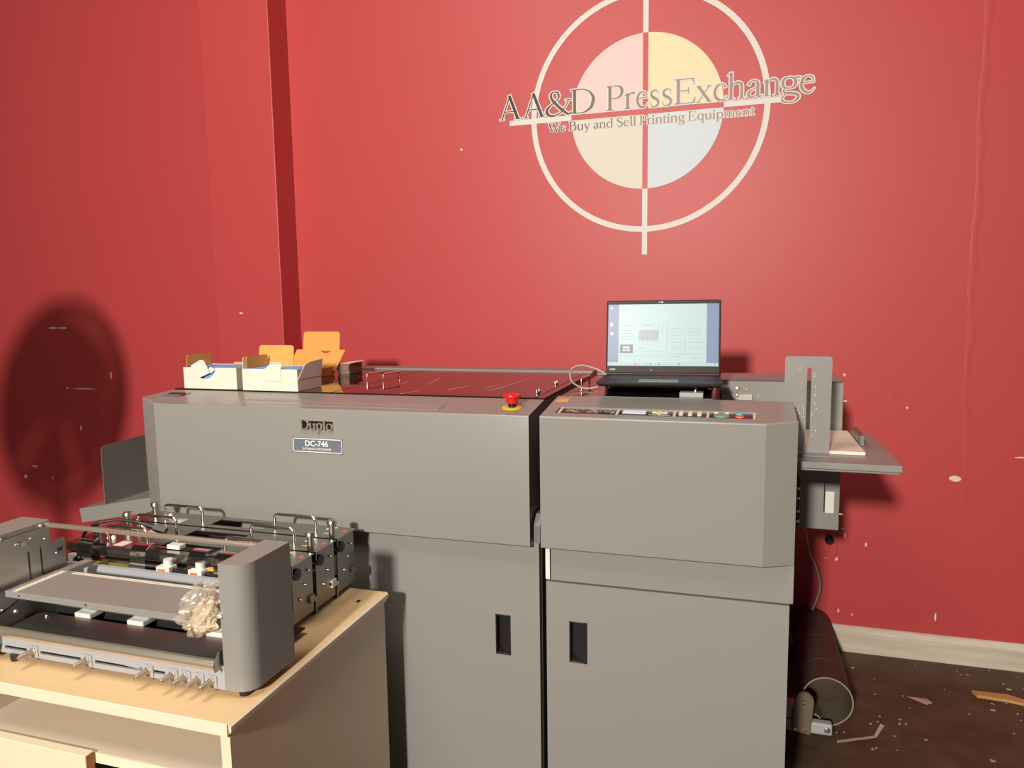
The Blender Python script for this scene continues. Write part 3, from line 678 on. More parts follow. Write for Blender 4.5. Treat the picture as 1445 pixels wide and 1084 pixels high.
    for z in (1.09, .745): part('guide_pin', MB().lathe([(.003, 0), (.003, .012)], (.306, 2.33, z), (1,0,0), 10), M['satin'], plate, smooth=40)
    part('maker_sticker', MB().box(.267, .291, 2.3085, 2.310, .752, .818), M['white'], plate)
    part('panel_joint', MB().box(.2625, .2655, 2.3088, 2.3105, .755, .845), M['void'], plate)
    part('chain_guard', MB().box(.150, .192, 2.262, 2.308, .72, .86), M['black'], m, bevel=.003)
    for z in (.735, .765, .805, .835): part('bolt', MB().screw((.186, 2.262, z), (0,-1,0), .006, .006), M['steel'], m, smooth=40)
    ft = MB(); ft.box(-.040, .382, 1.872, 2.304, .983, .999); ft.box(-.040, .378, 1.880, 2.30, .976, .983)
    part('feed_tray', ft, M['grey'], m, bevel=.0015)
    # upright paper guide with a slot
    g = MB(); y0, y1 = 1.976, 1.9785; gx0, gx1, gz0, gz1, sx0, sx1, sz0, sz1 = .122, .2335, .9995, 1.249, .1755, .1855, 1.020, 1.221
    r = .008; n = 6
    pl = [(gx0, gz0), (gx1, gz0)]+[(gx1-r+r*math.cos(PI/2*i/n), gz1-r+r*math.sin(PI/2*i/n)) for i in range(n+1)]+[(gx0+r-r*math.sin(PI/2*i/n), gz1-r+r*math.cos(PI/2*i/n)) for i in range(n+1)]
    hr = (sx1-sx0)/2; hc = (sx0+sx1)/2
    hp = [(hc+hr*math.cos(PI+PI*i/n), sz0+hr+hr*math.sin(PI+PI*i/n)) for i in range(n+1)]+[(hc+hr*math.cos(PI*i/n), sz1-hr+hr*math.sin(PI*i/n)) for i in range(n+1)]
    bm = bmesh.new()
    def loop(pts): 
        vs = [bm.verts.new((p[0], y0, p[1])) for p in pts]
        return [bm.edges.new((vs[i], vs[(i+1) % len(vs)])) for i in range(len(vs))]
    es_ = loop(pl)+loop(hp); res = bmesh.ops.triangle_fill(bm, edges=es_, use_beauty=True)
    bm.normal_update(); geo = [f_ for f_ in bm.faces]
    ex = bmesh.ops.extrude_face_region(bm, geom=geo); bmesh.ops.translate(bm, vec=(0, y1-y0, 0), verts=[v for v in ex['geom'] if isinstance(v, bmesh.types.BMVert)])
    bm.verts.index_update(); g.add([v.co.copy() for v in bm.verts], [tuple(v.index for v in f_.verts) for f_ in bm.faces]); bm.free()
    g.box(.124, .232, 1.934, 1.978, .9995, 1.002)
    part('paper_guide', g, M['grey'], m, label='tall slotted metal paper guide standing on the tray')
    sf = MB()
    for i in range(34):
        x = random.choice([.158, .162, .166, .170, .192, .197])+random.uniform(-.004, .004); z_ = 1.10+random.random()**1.2*.12 if i < 26 else random.uniform(1.03, 1.14); q_ = random.uniform(.0006, .0019)
        sf.box(x-q_*.6, x+q_*.6, 1.9757, 1.9760, z_-q_, z_+q_)
    part('paint_scuffs', sf, M['wall_mark'], m)['kind'] = 'stuff'
    sg = MB(); sg.box(.320, .322, 2.09, 2.24, 1.0, 1.030); sg.box(.322, .334, 2.10, 2.235, 1.0, 1.028)
    part('side_guide', sg, M['steel_dark'], m, bevel=.001)
    # ---- exit tray on the left, sloping up into the machine
    et = MB(); z = lambda x: .716+(x+2.128)*.196
    xa, xb = -2.128, -1.70
    et.add([(xa,1.87,z(xa)),(xb,1.87,z(xb)),(xb,2.33,z(xb)),(xa,2.33,z(xa)),(xa+.007,1.87,z(xa)-.048),(xb,1.87,z(xb)-.048),(xb,1.874,z(xb)-.048),(xa+.007,1.874,z(xa)-.048),(xa,2.33,z(xa)-.006),(xb,2.33,z(xb)-.006),(xa,1.876,z(xa)-.006),(xb,1.876,z(xb)-.006)],
           [(0,1,2,3),(0,4,5,1),(4,7,6,5),(7,10,11,6),(10,8,9,11),(2,9,8,3),(0,3,8,10),(0,10,7,4)])
    part('exit_tray', et, M['grey'], m)
    es2 = MB(); r = .018; ya, yb, za, zb = 1.872, 2.25, .738, .937
    pl = [(ya, za), (yb, za), (yb, zb+.012), (ya+r, zb)]+[(ya+r-r*math.sin(PI/2*i/5), zb-r+r*math.cos(PI/2*i/5)) for i in range(1, 6)]
    es2.prism(pl, 'x', -2.0185, -2.016)
    part('end_stop', es2, M['grey_dark'], m)  # darker grey than the tray stands in for the shade on this side
    # ---- floor bracket at the right
    global SCALE
    SCALE = .981
    fb = part('stabiliser_bar', MB().box(.10, .312, 2.315, 2.345, .036, .074), M['bracket'], m, bevel=.006)
    part('stabiliser_block', MB().box(.10, .215, 2.322, 2.37, .0745, .118), M['bracket'], m, bevel=.004)
    n = 8; r = .0275; pl = [(.192, .046), (.246, .040)]
    cx_, cz_ = .2275, .148
    pl += [(cx_+r*math.cos(a_)+(0), cz_+r*math.sin(a_)) for a_ in [-.15+(PI+.1)*i/n for i in range(n+1)]]
    lp = part('foot_plate', MB().prism(pl, 'y', 2.300, 2.3145), M['brown_plate'], m, bevel=.001)
    for x, z_ in ((.202, .055), (.235, .050), (.225, .150), (.2265, .136)): part('bolt', MB().screw((x, 2.300, z_), (0,-1,0), .0055, .006), M['chrome'], lp, smooth=40)
    part('bolt', MB().lathe([(.010, 0), (.010, .003), (.006, .0035), (.006, .007)], (.296, 2.315, .056), (0,-1,0), 14), M['chrome'], fb, smooth=40)
    SCALE = 1.0
    part('support_foot', MB().box(.10, .135, 2.25, 2.42, 0, .16), M['black'], m, bevel=.004)
    part('support_pad', MB().box(.10, .165, 2.276, 2.296, 0, .059), M['void'], m)
machine()

# ------------------------------------------------------------------ laptop on the feeder
def laptop():
    yaw = math.radians(3.0); ox, oy, oz = -.195, 2.0, 1.168
    t = empty('laptop', (ox, oy, oz), 'open dark laptop with a bright lit screen on top of the grey machine', 'laptop')
    W, D = .3215, .222
    ca, sa = math.cos(yaw), math.sin(yaw)
    def R(p): return (ox+p[0]*ca-p[1]*sa, oy+p[0]*sa+p[1]*ca, oz+p[2])
    def put(name, mb, m, parent, **k):
        mb.v = [Vector(R(v)) for v in mb.v]; return part(name, mb, m, parent, **k)
    h0, h1 = .004, .0155
    def rr(x0, x1, y0, y1, r, n=5):
        out = []
        for cx, cy, a0 in ((x1-r, y0+r, -PI/2), (x1-r, y1-r, 0), (x0+r, y1-r, PI/2), (x0+r, y0+r, PI)):
            out += [(cx+r*math.cos(a0+PI/2*i/n), cy+r*math.sin(a0+PI/2*i/n)) for i in range(n+1)]
        return out
    mb = MB(); tp = rr(-W/2, W/2, -D/2, D/2, .009); bt = rr(-W/2+.006, W/2-.006, -D/2+.01, D/2-.004, .009); n = len(tp)
    mb.add([(x, y, h0) for x, y in bt]+[(x, y, h1-.005-.0) for x, y in tp]+[(x, y, h1) for x, y in tp],
           [tuple(range(n-1, -1, -1)), tuple(range(2*n, 3*n))]+[(i, (i+1) % n, n+(i+1) % n, n+i) for i in range(n)]+[(n+i, n+(i+1) % n, 2*n+(i+1) % n, 2*n+i) for i in range(n)])
    base = put('base', mb, M['laptop'], t)
    for x in (-.13, .13):
        for y in (-.085, .085): put('rubber_foot', MB().lathe([(.008, 0), (.008, .0045)], (x, y, -.002), (0,0,1), 12), M['black'], base)
    kb = MB()
    rows = [(14, .0165, .012), (14, .0205, .0165), (13, .0222, .0165), (12, .024, .0165), (9, .032, .0165)]
    y = .088
    for ri, (nk, pw, ph) in enumerate(rows):
        tw = .284; w_ = tw/nk
        for i in range(nk):
            x = -tw/2+i*w_
            kb.box(x+.001, x+w_-.001, y-ph+.001, y-.001, h1-.0005, h1+.0012)
        y -= ph+.0012
    k_ = put('keyboard_keys', kb, M['key'], base); k_['kind'] = 'stuff'
    put('pointing_stick', MB().lathe([(.0035, 0), (.004, .002), (.002, .0028)], (-.004, .037, h1), (0,0,1), 12), M['lapred'], base)
    put('touchpad', MB().box(-.053, .049, -.085, -.021, h1-.0004, h1+.0004), M['steel_dark'], base)
    put('touchpad_buttons', MB().box(-.053, .049, -.0195, -.0035, h1-.0004, h1+.0012), M['laptop'], base)
    put('sticker', MB().prism([(.112,-.098),(.142,-.091),(.142,-.088),(.112,-.095)], 'z', h1, h1+.0006), M['steel'], base)
    # lid
    tilt = math.radians(8.0); L = .213; hy, hz = D/2-.006, h1+.001
    def LM(u, v, d=0):   # u across, v up the lid, d towards the viewer
        return (u, hy+v*math.sin(tilt)-d*math.cos(tilt), hz+v*math.cos(tilt)+d*math.sin(tilt))
    def lslab(u0, u1, v0, v1, d0, d1):
        return MB().add([LM(u0,v0,d0),LM(u1,v0,d0),LM(u1,v1,d0),LM(u0,v1,d0),LM(u0,v0,d1),LM(u1,v0,d1),LM(u1,v1,d1),LM(u0,v1,d1)], [(3,2,1,0),(4,5,6,7),(0,1,5,4),(1,2,6,5),(2,3,7,6),(3,0,4,7)])
    lid = put('lid', lslab(-W/2, W/2, .002, L, -.006, 0), M['laptop'], t, bevel=.0025)
    sx0, sx1, sv0, sv1 = -.1555, .1555, .0235, .2015
    def em(name, col, st, rough=.30):
        return mat(name, (0.02, 0.02, 0.022), rough, spec=0.12, emit=(col, st*0.93))
    E_bg = em('screen_wallpaper', (.42, .52, .74), .62); E_win = em('screen_window', (.72, .90, .88), .84); E_line = em('screen_lines', (.52, .62, .62), .72); E_dark = em('screen_box', (.42, .43, .45), .55)
    E_white = em('screen_text', (.9, .9, .9), .9); E_bar = em('screen_taskbar', (.66, .84, .85), .84); E_or = em('screen_orange', (.9, .42, .30), .8); E_bl = em('screen_blue', (.2, .5, .8), .8); E_mach = em('screen_picture', (.66, .70, .74), .72)
    scr = put('screen', lslab(sx0, sx1, sv0, sv1, -.001, .0006), E_bg, lid)
    sw, sh = sx1-sx0, sv1-sv0
    def pan(fx0, fx1, fy0, fy1, m_, lev, acc):   # fractions of the screen, y from top
        t_ = lslab(sx0+fx0*sw, sx0+fx1*sw, sv1-fy1*sh, sv1-fy0*sh, .0006+lev*.00012, .0006+lev*.00012+.0001)
        acc.add(t_.v, t_.f)
    def lay(name, rects, m_, lev):
        a_ = MB()
        for r_ in rects: pan(*r_, m_, lev, a_)
        put(name, a_, m_, lid)
    lay('program_window', [(.098, .893, .0, .945)], E_win, 1)
    lay('taskbar', [(0, 1, .945, 1)], E_bar, 1)
    ln = []
    for y in (.34, .42, .47, .52, .57): ln.append((.115, .115+.10, y, y+.006))
    for y in (.40, .45, .50, .56, .62, .68, .72): ln += [(.575, .68, y, y+.005), (.73, .85, y, y+.005)]
    ln += [(.11, .50, .83, .834), (.25, .52, .76, .765), (.115, .225, .845, .849), (.115, .118, .845, .94), (.24, .243, .845, .94), (.575, .65, .85, .855), (.575, .578, .85, .93), (.65, .653, .83, .93), (.54, .54+.003, .30, .75), (.70, .705, .56, .75), (.52, .88, .80, .804), (.60, .74, .815, .819), (.77, .86, .87, .876), (.12, .18, .085, .092), (.28, .34, .71, .718)]
    lay('drawn_lines', ln, E_line, 2)
    lay('status_box', [(.112, .232, .655, .795)], E_dark, 2)
    lay('status_lettering', [(.14, .202, .685, .715), (.14, .165, .735, .76), (.172, .205, .735, .76)], E_white, 3)
    pic = [(.285, .465, .42, .58), (.32, .41, .335, .35), (.46, .465, .30, .42), (.50, .505, .30, .44)]
    for i in range(12): pic.append((.287+i*.015, .292+i*.015, .58, .595+.02*(i % 3)))
    lay('machine_picture', pic, E_mach, 2)
    lay('taskbar_icons', [(.245, .265, .955, .985), (.28, .292, .97, .995)], E_or, 2)
    lay('taskbar_icons', [(.35, .362, .96, .985), (.385, .40, .958, .985), (.465, .482, .958, .985), (.64, .66, .955, .98), (.965, .978, .955, .975), (.01, .022, .962, .982), (.02, .05, .16, .20)], E_bl, 2)
    lay('desktop_icons', [(.022, .04, .04, .075), (.02, .044, .30, .36), (.022, .05, .45, .50)], E_white, 2)
    put('webcam_light', lslab(-.0115, -.0075, .2055, .2085, 0, .0012), E_white, lid); put('webcam_light', lslab(-.0045, .0005, .2052, .2092, 0, .0012), E_white, lid)
    put('maker_badge', lslab(-.149, -.133, .0105, .0155, 0, .0006), M['black'], lid)
    put('lid_light', lslab(-.031, -.0285, .0105, .0130, 0, .0008), E_white, lid)
    cb = MB().tube(catmull([(-.350,2.085,1.178),(-.385,2.09,1.197),(-.43,2.10,1.207),(-.462,2.11,1.198),(-.471,2.115,1.178),(-.462,2.10,1.158),(-.43,2.06,1.148),(-.405,2.05,1.1455),(-.375,2.05,1.150)]), .0028, 8)
    tag(part('data_cable', cb, M['cord'], smooth=60), 'thin pale cable looping from the left side of the laptop', 'cable')
laptop()

# ------------------------------------------------------------------ cartons, stacks and paper on top
def cartons():
    Z = 1.1412; th = .0016
    def shell(mb, x0, x1, y0, y1, h, front_cut=None):
        mb.box(x0, x1, y0, y1, Z, Z+th)
        mb.box(x0, x0+th, y0, y1, Z+th, Z+h); mb.box(x1-th, x1, y0, y1, Z+th, Z+h); mb.box(x0+th, x1-th, y1-th, y1, Z+th, Z+h)
        if not front_cut: mb.box(x0+th, x1-th, y0, y0+th, Z+th, Z+h)
        else:
            a, b, dp = front_cut; n = 8; cm = (a+b)/2; r = (b-a)/2
            pl = [(x0+th, Z+th), (x1-th, Z+th), (x1-th, Z+h), (b, Z+h)]+[(cm+r*math.cos(PI*i/n), Z+h-dp*math.sin(PI*i/n)) for i in range(1, n)]+[(a, Z+h), (x0+th, Z+h)]
            mb.prism(pl, 'y', y0, y0+th)
        return mb
    def flap_x(x, y0, y1, z0, z1, r, lean=0.0):
        """flap in a plane of constant x, rounded top corners"""
        n = 5
        pl = [(y0, z0), (y1, z0)]+[(y1-r+r*math.cos(PI/2*i/n), z1-r+r*math.sin(PI/2*i/n)) for i in range(n+1)]+[(y0+r-r*math.sin(PI/2*i/n), z1-r+r*math.cos(PI/2*i/n)) for i in range(n+1)]
        mb = MB().prism(pl, 'x', x, x+th); mb.v = [Vector((v.x+(v.z-z0)*lean, v.y, v.z)) for v in mb.v]; return mb
    def flap_y(y, x0, x1, z0, z1, r, lean=0.0, shear=0.0, slot=False):
        n = 5
        pl = [(x0, z0), (x1, z0)]+[(x1-r+r*math.cos(PI/2*i/n), z1-r+r*math.sin(PI/2*i/n)) for i in range(n+1)]+[(x0+r-r*math.sin(PI/2*i/n), z1-r+r*math.cos(PI/2*i/n)) for i in range(n+1)]
        mb = MB().prism(pl, 'y', y, y+th); mb.v = [Vector((v.x+(v.z-z0)*shear, v.y+(v.z-z0)*lean, v.z)) for v in mb.v]; return mb
    # left carton
    x0, x1, y0, y1, h = -1.655, -1.459, 1.866, 1.995, .066
    a = empty('open_carton', (x0, y0, Z), 'smaller open white carton with a torn thumb notch, leftmost on the machine', 'carton', 'white cartons on the machine')
    part('body', shell(MB(), x0, x1, y0, y1, h, (-1.62, -1.535, .036)), M['card_white'], a)
    part('end_flap', flap_x(x0+.002, y0+.012, y1-.004, Z+h, Z+h+.037, .008, .06), M['kraft'], a, label='orange-brown inside of the end flap')
    part('rear_flap', flap_y(y1-.003, x0+.09, x1-.004, Z+h-.001, Z+h+.007, .002, .1), M['kraft'], a)
    tab = MB().prism([(-1.622,Z+.040),(-1.597,Z+.033),(-1.555,Z+.050),(-1.575,Z+.088),(-1.588,Z+.090),(-1.624,Z+.072)], 'y', y0-.002, y0-.0008)
    part('torn_tab', tab, M['card_white'], a); part('tab_fold', MB().prism([(-1.600,Z+.036),(-1.552,Z+.050),(-1.540,Z+.060),(-1.556,Z+.068),(-1.588,Z+.046)], 'y', y0+.004, y0+.0052), M['paper'], a)
    c1 = part('card_block', MB().box(x0+.006, x1-.006, y0+.012, y1-.010, Z+.004, Z+.0652), M['blue']); tag(c1, 'block of blue cards inside the smaller, leftmost carton', 'cards')
    # right carton
    x0, x1, y0, y1, h = -1.430, -1.238, 1.856, 1.985, .065
    b = empty('open_carton', (x0, y0, Z), 'larger open white carton with a raised right flap and an orange lid tab', 'carton', 'white cartons on the machine')
    part('body', shell(MB(), x0, x1, y0, y1, h), M['card_white'], b)
    part('end_flap', flap_x(x0+.002, y0+.016, y1-.006, Z+h, Z+h+.036, .008, .05), M['kraft'], b, label='orange-brown inside of the left flap')
    part('flap_edge', flap_x(x0-.0002, y0+.004, y0+.030, Z+h-.01, Z+h+.035, .008, .02), M['card_white'], b)
    rf = MB().prism([(y0+.002, Z+h-.03), (y1, Z+h-.03), (y1+.004, Z+h), (y1+.012, Z+h+.022), (y1-.06, Z+h+.018), (y0+.04, Z+h+.010)], 'x', x1-.0002, x1+.0012)
    part('end_flap', rf, M['card_white'], b)
    part('front_tab', MB().prism([(-1.352,Z+.030),(-1.293,Z+.030),(-1.293,Z+.066),(-1.288,Z+.078),(-1.290,Z+.081),(-1.330,Z+.081),(-1.345,Z+.068),(-1.352,Z+.066)], 'y', y0-.0022, y0-.0008), M['card_white'], b)
    part('lid_tab', flap_y(y1+.003, -1.468, -1.340, Z+.045, Z+.128, .010, .12), M['kraft'], b, label='orange lid tab with rounded corners')
    part('tab_slot', MB().box(-1.450, -1.385, y1+.0050, y1+.0058, Z+.071, Z+.0735), M['paper'], b)
    c2 = part('card_block', MB().box(x0+.006, x1-.006, y0+.010, y1-.010, Z+.004, Z+.0645), M['blue']); tag(c2, 'block of blue cards inside the larger carton with the orange lid tab', 'cards')
    # third carton behind, lid thrown open
    d = empty('kraft_carton', (-1.50, 2.30, Z), 'low orange-lined carton behind the white ones, notched lid thrown open', 'carton')
    sh = MB(); x0, x1, y0, y1 = -1.60, -1.400, 2.225, 2.325
    shell(sh, x0, x1, y0, y1, .03); part('body', sh, M['kraft'], d)
    yl = 2.335; n = 8
    zb, zt_ = Z+.0005, Z+.090
    pl = [(-1.606, zb), (-1.404, zb), (-1.404, zt_), (-1.455, zt_)]+[(-1.479+.024*math.cos(PI*i/n), zt_-.012*math.sin(PI*i/n)) for i in range(1, n)]+[(-1.503, zt_), (-1.606, zt_)]
    lm = MB().prism(pl, 'y', yl, yl+th); lm.v = [Vector((v.x+(v.z-zb)*.55, v.y+(v.z-zb)*.05, v.z)) for v in lm.v]
    part('lid_panel', lm, M['kraft'], d)
    part('tuck_flap', flap_y(2.362, -1.545, -1.392, Z+.083, Z+.155, .012, .1, .02), M['kraft'], d)
    # sheet stack beside it
    s = MB(); st_ = empty('sheet_stack', (-1.38, 2.34, Z), 'low stack of sheets, edges coloured brown as in shade, with a loose pale top sheet, behind the orange lid', 'sheets')
    z = Z
    for i in range(14):
        j = random.uniform(-.002, .002); s.box(-1.395+j, -1.349+j, 2.352+j, 2.45+j, z, z+.0024); z += .0026
    part('sheets', s, M['stack'], st_)
    part('top_sheet', MB().add([(-1.40,2.35,z+.001),(-1.345,2.35,z+.002),(-1.325,2.43,z+.009),(-1.40,2.45,z+.001),(-1.40,2.35,z+.002),(-1.345,2.35,z+.003),(-1.325,2.43,z+.010),(-1.40,2.45,z+.002)], [(3,2,1,0),(4,5,6,7),(0,1,5,4),(1,2,6,5),(2,3,7,6),(3,0,4,7)]), M['paper'], st_, label='pale pinkish top sheet')
    # paper on the feed tray
    t = empty('paper_pile', (.2, 2.1, .999), 'thin pile of cream paper on the feed tray behind the slotted guide', 'paper')
    p = MB(); z = .9995
    for i in range(4):
        j = random.uniform(-.0008, .0008); p.box(-.035, .3185+j, 1.9805+abs(j), 2.296, z, z+.0018); z += .0019
    part('sheets', p, M['paper'], t)
cartons()

# ------------------------------------------------------------------ tube on the floor
def tube():
    t = empty('cardboard_tube', (.295, 2.6, .06), 'thick dark brown cardboard tube lying on the floor by the red wall', 'tube')
    a = Vector((.2965, 2.335, .141)); b = Vector((.309, 2.985, .098)); ax = (b-a).normalized()
    u = Vector((1,0,0)); u = (u-ax*u.dot(ax)).normalized(); v = ax.cross(u)*-1
    n = 40; ro, ri = .0755, .0712
    def dent(k, s):   # the near rim is buckled low on the left
        an = 2*PI*k/n; d = 0
        for c0, w_, dp in ((-2.05, .30, .016), (-1.45, .35, -.004)):
            dd = (an-c0+PI) % (2*PI)-PI; d += dp*math.exp(-(dd/w_)**2)
        return d*max(0, 1-s/.25)
    def ring(r, s):
        L = (b-a).length; out = []
        for k in range(n):
            an = 2*PI*k/n; rr = r-dent(k, s)
            out.append(a+ax*s*L+(u*math.cos(an)+v*math.sin(an))*rr)
        return out
    ss = [0, .03, .08, .15, .25, .5, .75, 1.0]
    def sh(r):
        vs = []; fs = []
        for s in ss: vs += ring(r, s)
        for i in range(len(ss)-1):
            for k in range(n): fs.append((i*n+k, i*n+(k+1) % n, (i+1)*n+(k+1) % n, (i+1)*n+k))
        return vs, fs
    vs, fs = sh(ro); part('outer_wall', MB().add(vs, fs), M['tube'], t, smooth=60)
    vs, fs = sh(ri); part('inner_wall', MB().add(vs, fs), M['tube_in'], t, smooth=60)
    for nm, s in (('rim', 0), ('rim', 1)):
        part(nm, MB().add(ring(ro, s)+ring(ri, s), [(k, (k+1) % n, n+(k+1) % n, n+k) for k in range(n)]), M['tube_rim'], t)
    part('far_cap', MB().add(ring(ri, 1.0), [tuple(range(n))]), M['tube'], t)
    for s in (.22, .36, .55, .80):
        L = (b-a).length; c0 = a+ax*s*L
        part('seam_band', MB().lathe([(ro+.0002, 0), (ro+.0009, .001), (ro+.0009, .005), (ro+.0002, .006)], c0, ax, 40), M['tube'], t, smooth=60)
tube()
def debris():
    s1 = MB()
    s1.add([(.330,2.345,.001),(.452,2.402,.004),(.447,2.412,.004),(.332,2.358,.001),(.486,2.462,.016),(.474,2.468,.016)], [(0,1,2,3),(1,4,5,2)])
    s1.v += [Vector((v.x, v.y, v.z+.0008)) for v in s1.v]; s1.f += [(9,8,7,6),(8,11,10,7),(0,6,7,1),(1,7,10,4),(3,2,8,9),(2,5,11,8),(0,3,9,6),(4,10,11,5)]; s1.mi = [0]*len(s1.f)
    tag(part('paper_strip', s1, M['scrap']), 'bent pale paper strip on the dark floor right of the machine', 'scrap')
    w_ = MB().add([(.822,2.79,0),(.83,2.76,0),(.93,2.752,0),(1.06,2.72,0),(1.06,2.735,0),(.93,2.79,0),(.822,2.79,.010),(.83,2.76,.010),(.93,2.752,.010),(1.06,2.72,.006),(1.06,2.735,.006),(.93,2.79,.011)],
                  [(5,4,3,2,1,0),(6,7,8,9,10,11),(0,1,7,6),(1,2,8,7),(2,3,9,8),(3,4,10,9),(4,5,11,10),(5,0,6,11)])
    tag(part('wood_splinter', w_, M['wood']), 'orange-brown wood splinter on the floor near the baseboard', 'splinter')
    p = MB().add([(.600,2.70,.001),(.652,2.66,.001),(.672,2.672,.004),(.66,2.70,.002),(.600,2.70,.002),(.652,2.66,.002),(.672,2.672,.005),(.66,2.70,.003)], [(3,2,1,0),(4,5,6,7),(0,1,5,4),(1,2,6,5),(2,3,7,6),(3,0,4,7)])
    tag(part('paper_scrap', p, M['scrap']), 'small crumpled paper scrap in the middle of the bare floor', 'scrap')
    mb = MB()
    for i in range(110):
        x = random.uniform(.16, 1.35); y = random.uniform(2.15, 2.99); r = random.choice([.002, .0025, .003, .004, .004, .006, .009]); a0 = random.uniform(0, PI); e = random.uniform(.25, 1)
        k = random.choice([3, 4, 5]); vs = [(x+math.cos(a0+2*PI*j/k)*r*random.uniform(.7, 1.2), y+math.sin(a0+2*PI*j/k)*r*e, .0003) for j in range(k)]
        vs += [(v[0], v[1], v[2]+.0022) for v in vs]
        mb.add(vs, [tuple(range(k-1, -1, -1)), tuple(range(k, 2*k))]+[(j, (j+1) % k, k+(j+1) % k, k+j) for j in range(k)])
    o = part('floor_crumbs', mb, M['scrap']); o['kind'] = 'stuff'; tag(o, 'scattered pale paper crumbs and grit on the dark floor', 'debris')
debris()

# ------------------------------------------------------------------ wooden cabinet and the creasing unit on it
SCALE = .98
TOPZ = .643
def cabinet():
    t = empty('wooden_cabinet', (-1.3, 1.35, -.0286), 'pale wooden cabinet with open top compartment carrying the creasing unit', 'cabinet')
    X0, X1, Y0, Y1 = -1.78, -.862, 1.028, 1.655; ZB = -.0285
    top = MB().prism([(X0, Y0+.004), (X1-.004, Y0+.004), (X1-.004, Y1), (X0, Y1)], 'z', TOPZ-.024, TOPZ)
    tp = part('top_board', top, M['veneer'], t)
    part('front_edging', MB().box(X0, X1-.006, Y0, Y0+.0038, TOPZ-.0245, TOPZ+.0002), M['edge'], tp, bevel=.001)
    part('side_edging', MB().prism([(X1-.0038, TOPZ+.0002), (X1+.002, TOPZ-.004), (X1+.002, TOPZ-.013), (X1-.006, TOPZ-.0245), (X1-.0038, TOPZ-.0245)], 'y', Y0+.001, Y1), M['side'], tp)
    part('chipped_corner', MB().box(X1-.0062, X1-.0036, Y0-.0006, Y0+.001, TOPZ-.023, TOPZ-.001), M['chipboard'], tp)
    part('cable_hole', MB().box(-.912, -.904, 1.575, 1.590, TOPZ+.0002, TOPZ+.0008), M['void'], tp)
    sp = part('side_panel', MB().box(X1-.030, X1-.009, Y0+.014, Y1-.004, ZB, TOPZ-.0242), M['side'], t)
    part('front_edging', MB().box(X1-.030, X1-.009, Y0+.010, Y0+.0138, ZB, TOPZ-.0245), M['edge'], sp)
    part('side_panel', MB().box(X0, X0+.02, Y0+.012, Y1-.004, ZB, TOPZ-.0242), M['side'], t)
    part('back_panel', MB().box(X0+.02, X1-.030, Y1-.012, Y1-.006, ZB, TOPZ-.0242), M['inner'], t)
    part('divider', MB().box(-1.540, -1.515, Y0+.062, Y1-.0125, .5325, TOPZ-.0242), M['inner'], t)
    sh = part('shelf', MB().box(X0+.02, X1-.030, Y0+.004, Y1-.0125, .512, .532), M['inner'], t)
    part('front_edging', MB().box(X0+.02, X1-.030, Y0, Y0+.0038, .512, .5325), M['edge'], sh)
    d1 = part('drawer_front', MB().box(X0+.02, -1.183, Y0-.022, Y0-.002, .10, .5385), M['edge'], t, bevel=.001)
    part('cut_edge', MB().box(-1.1828, -1.1815, Y0-.021, Y0-.003, .10, .537), M['chipboard'], d1)
    part('drawer_front', MB().box(-1.179, X1-.036, Y0-.0235, Y0-.002, .10, .502), M['edge'], t, bevel=.001)
    part('bottom_board', MB().box(X0+.02, X1-.030, Y0+.004, Y1-.0125, .03, .05), M['inner'], t)
cabinet()
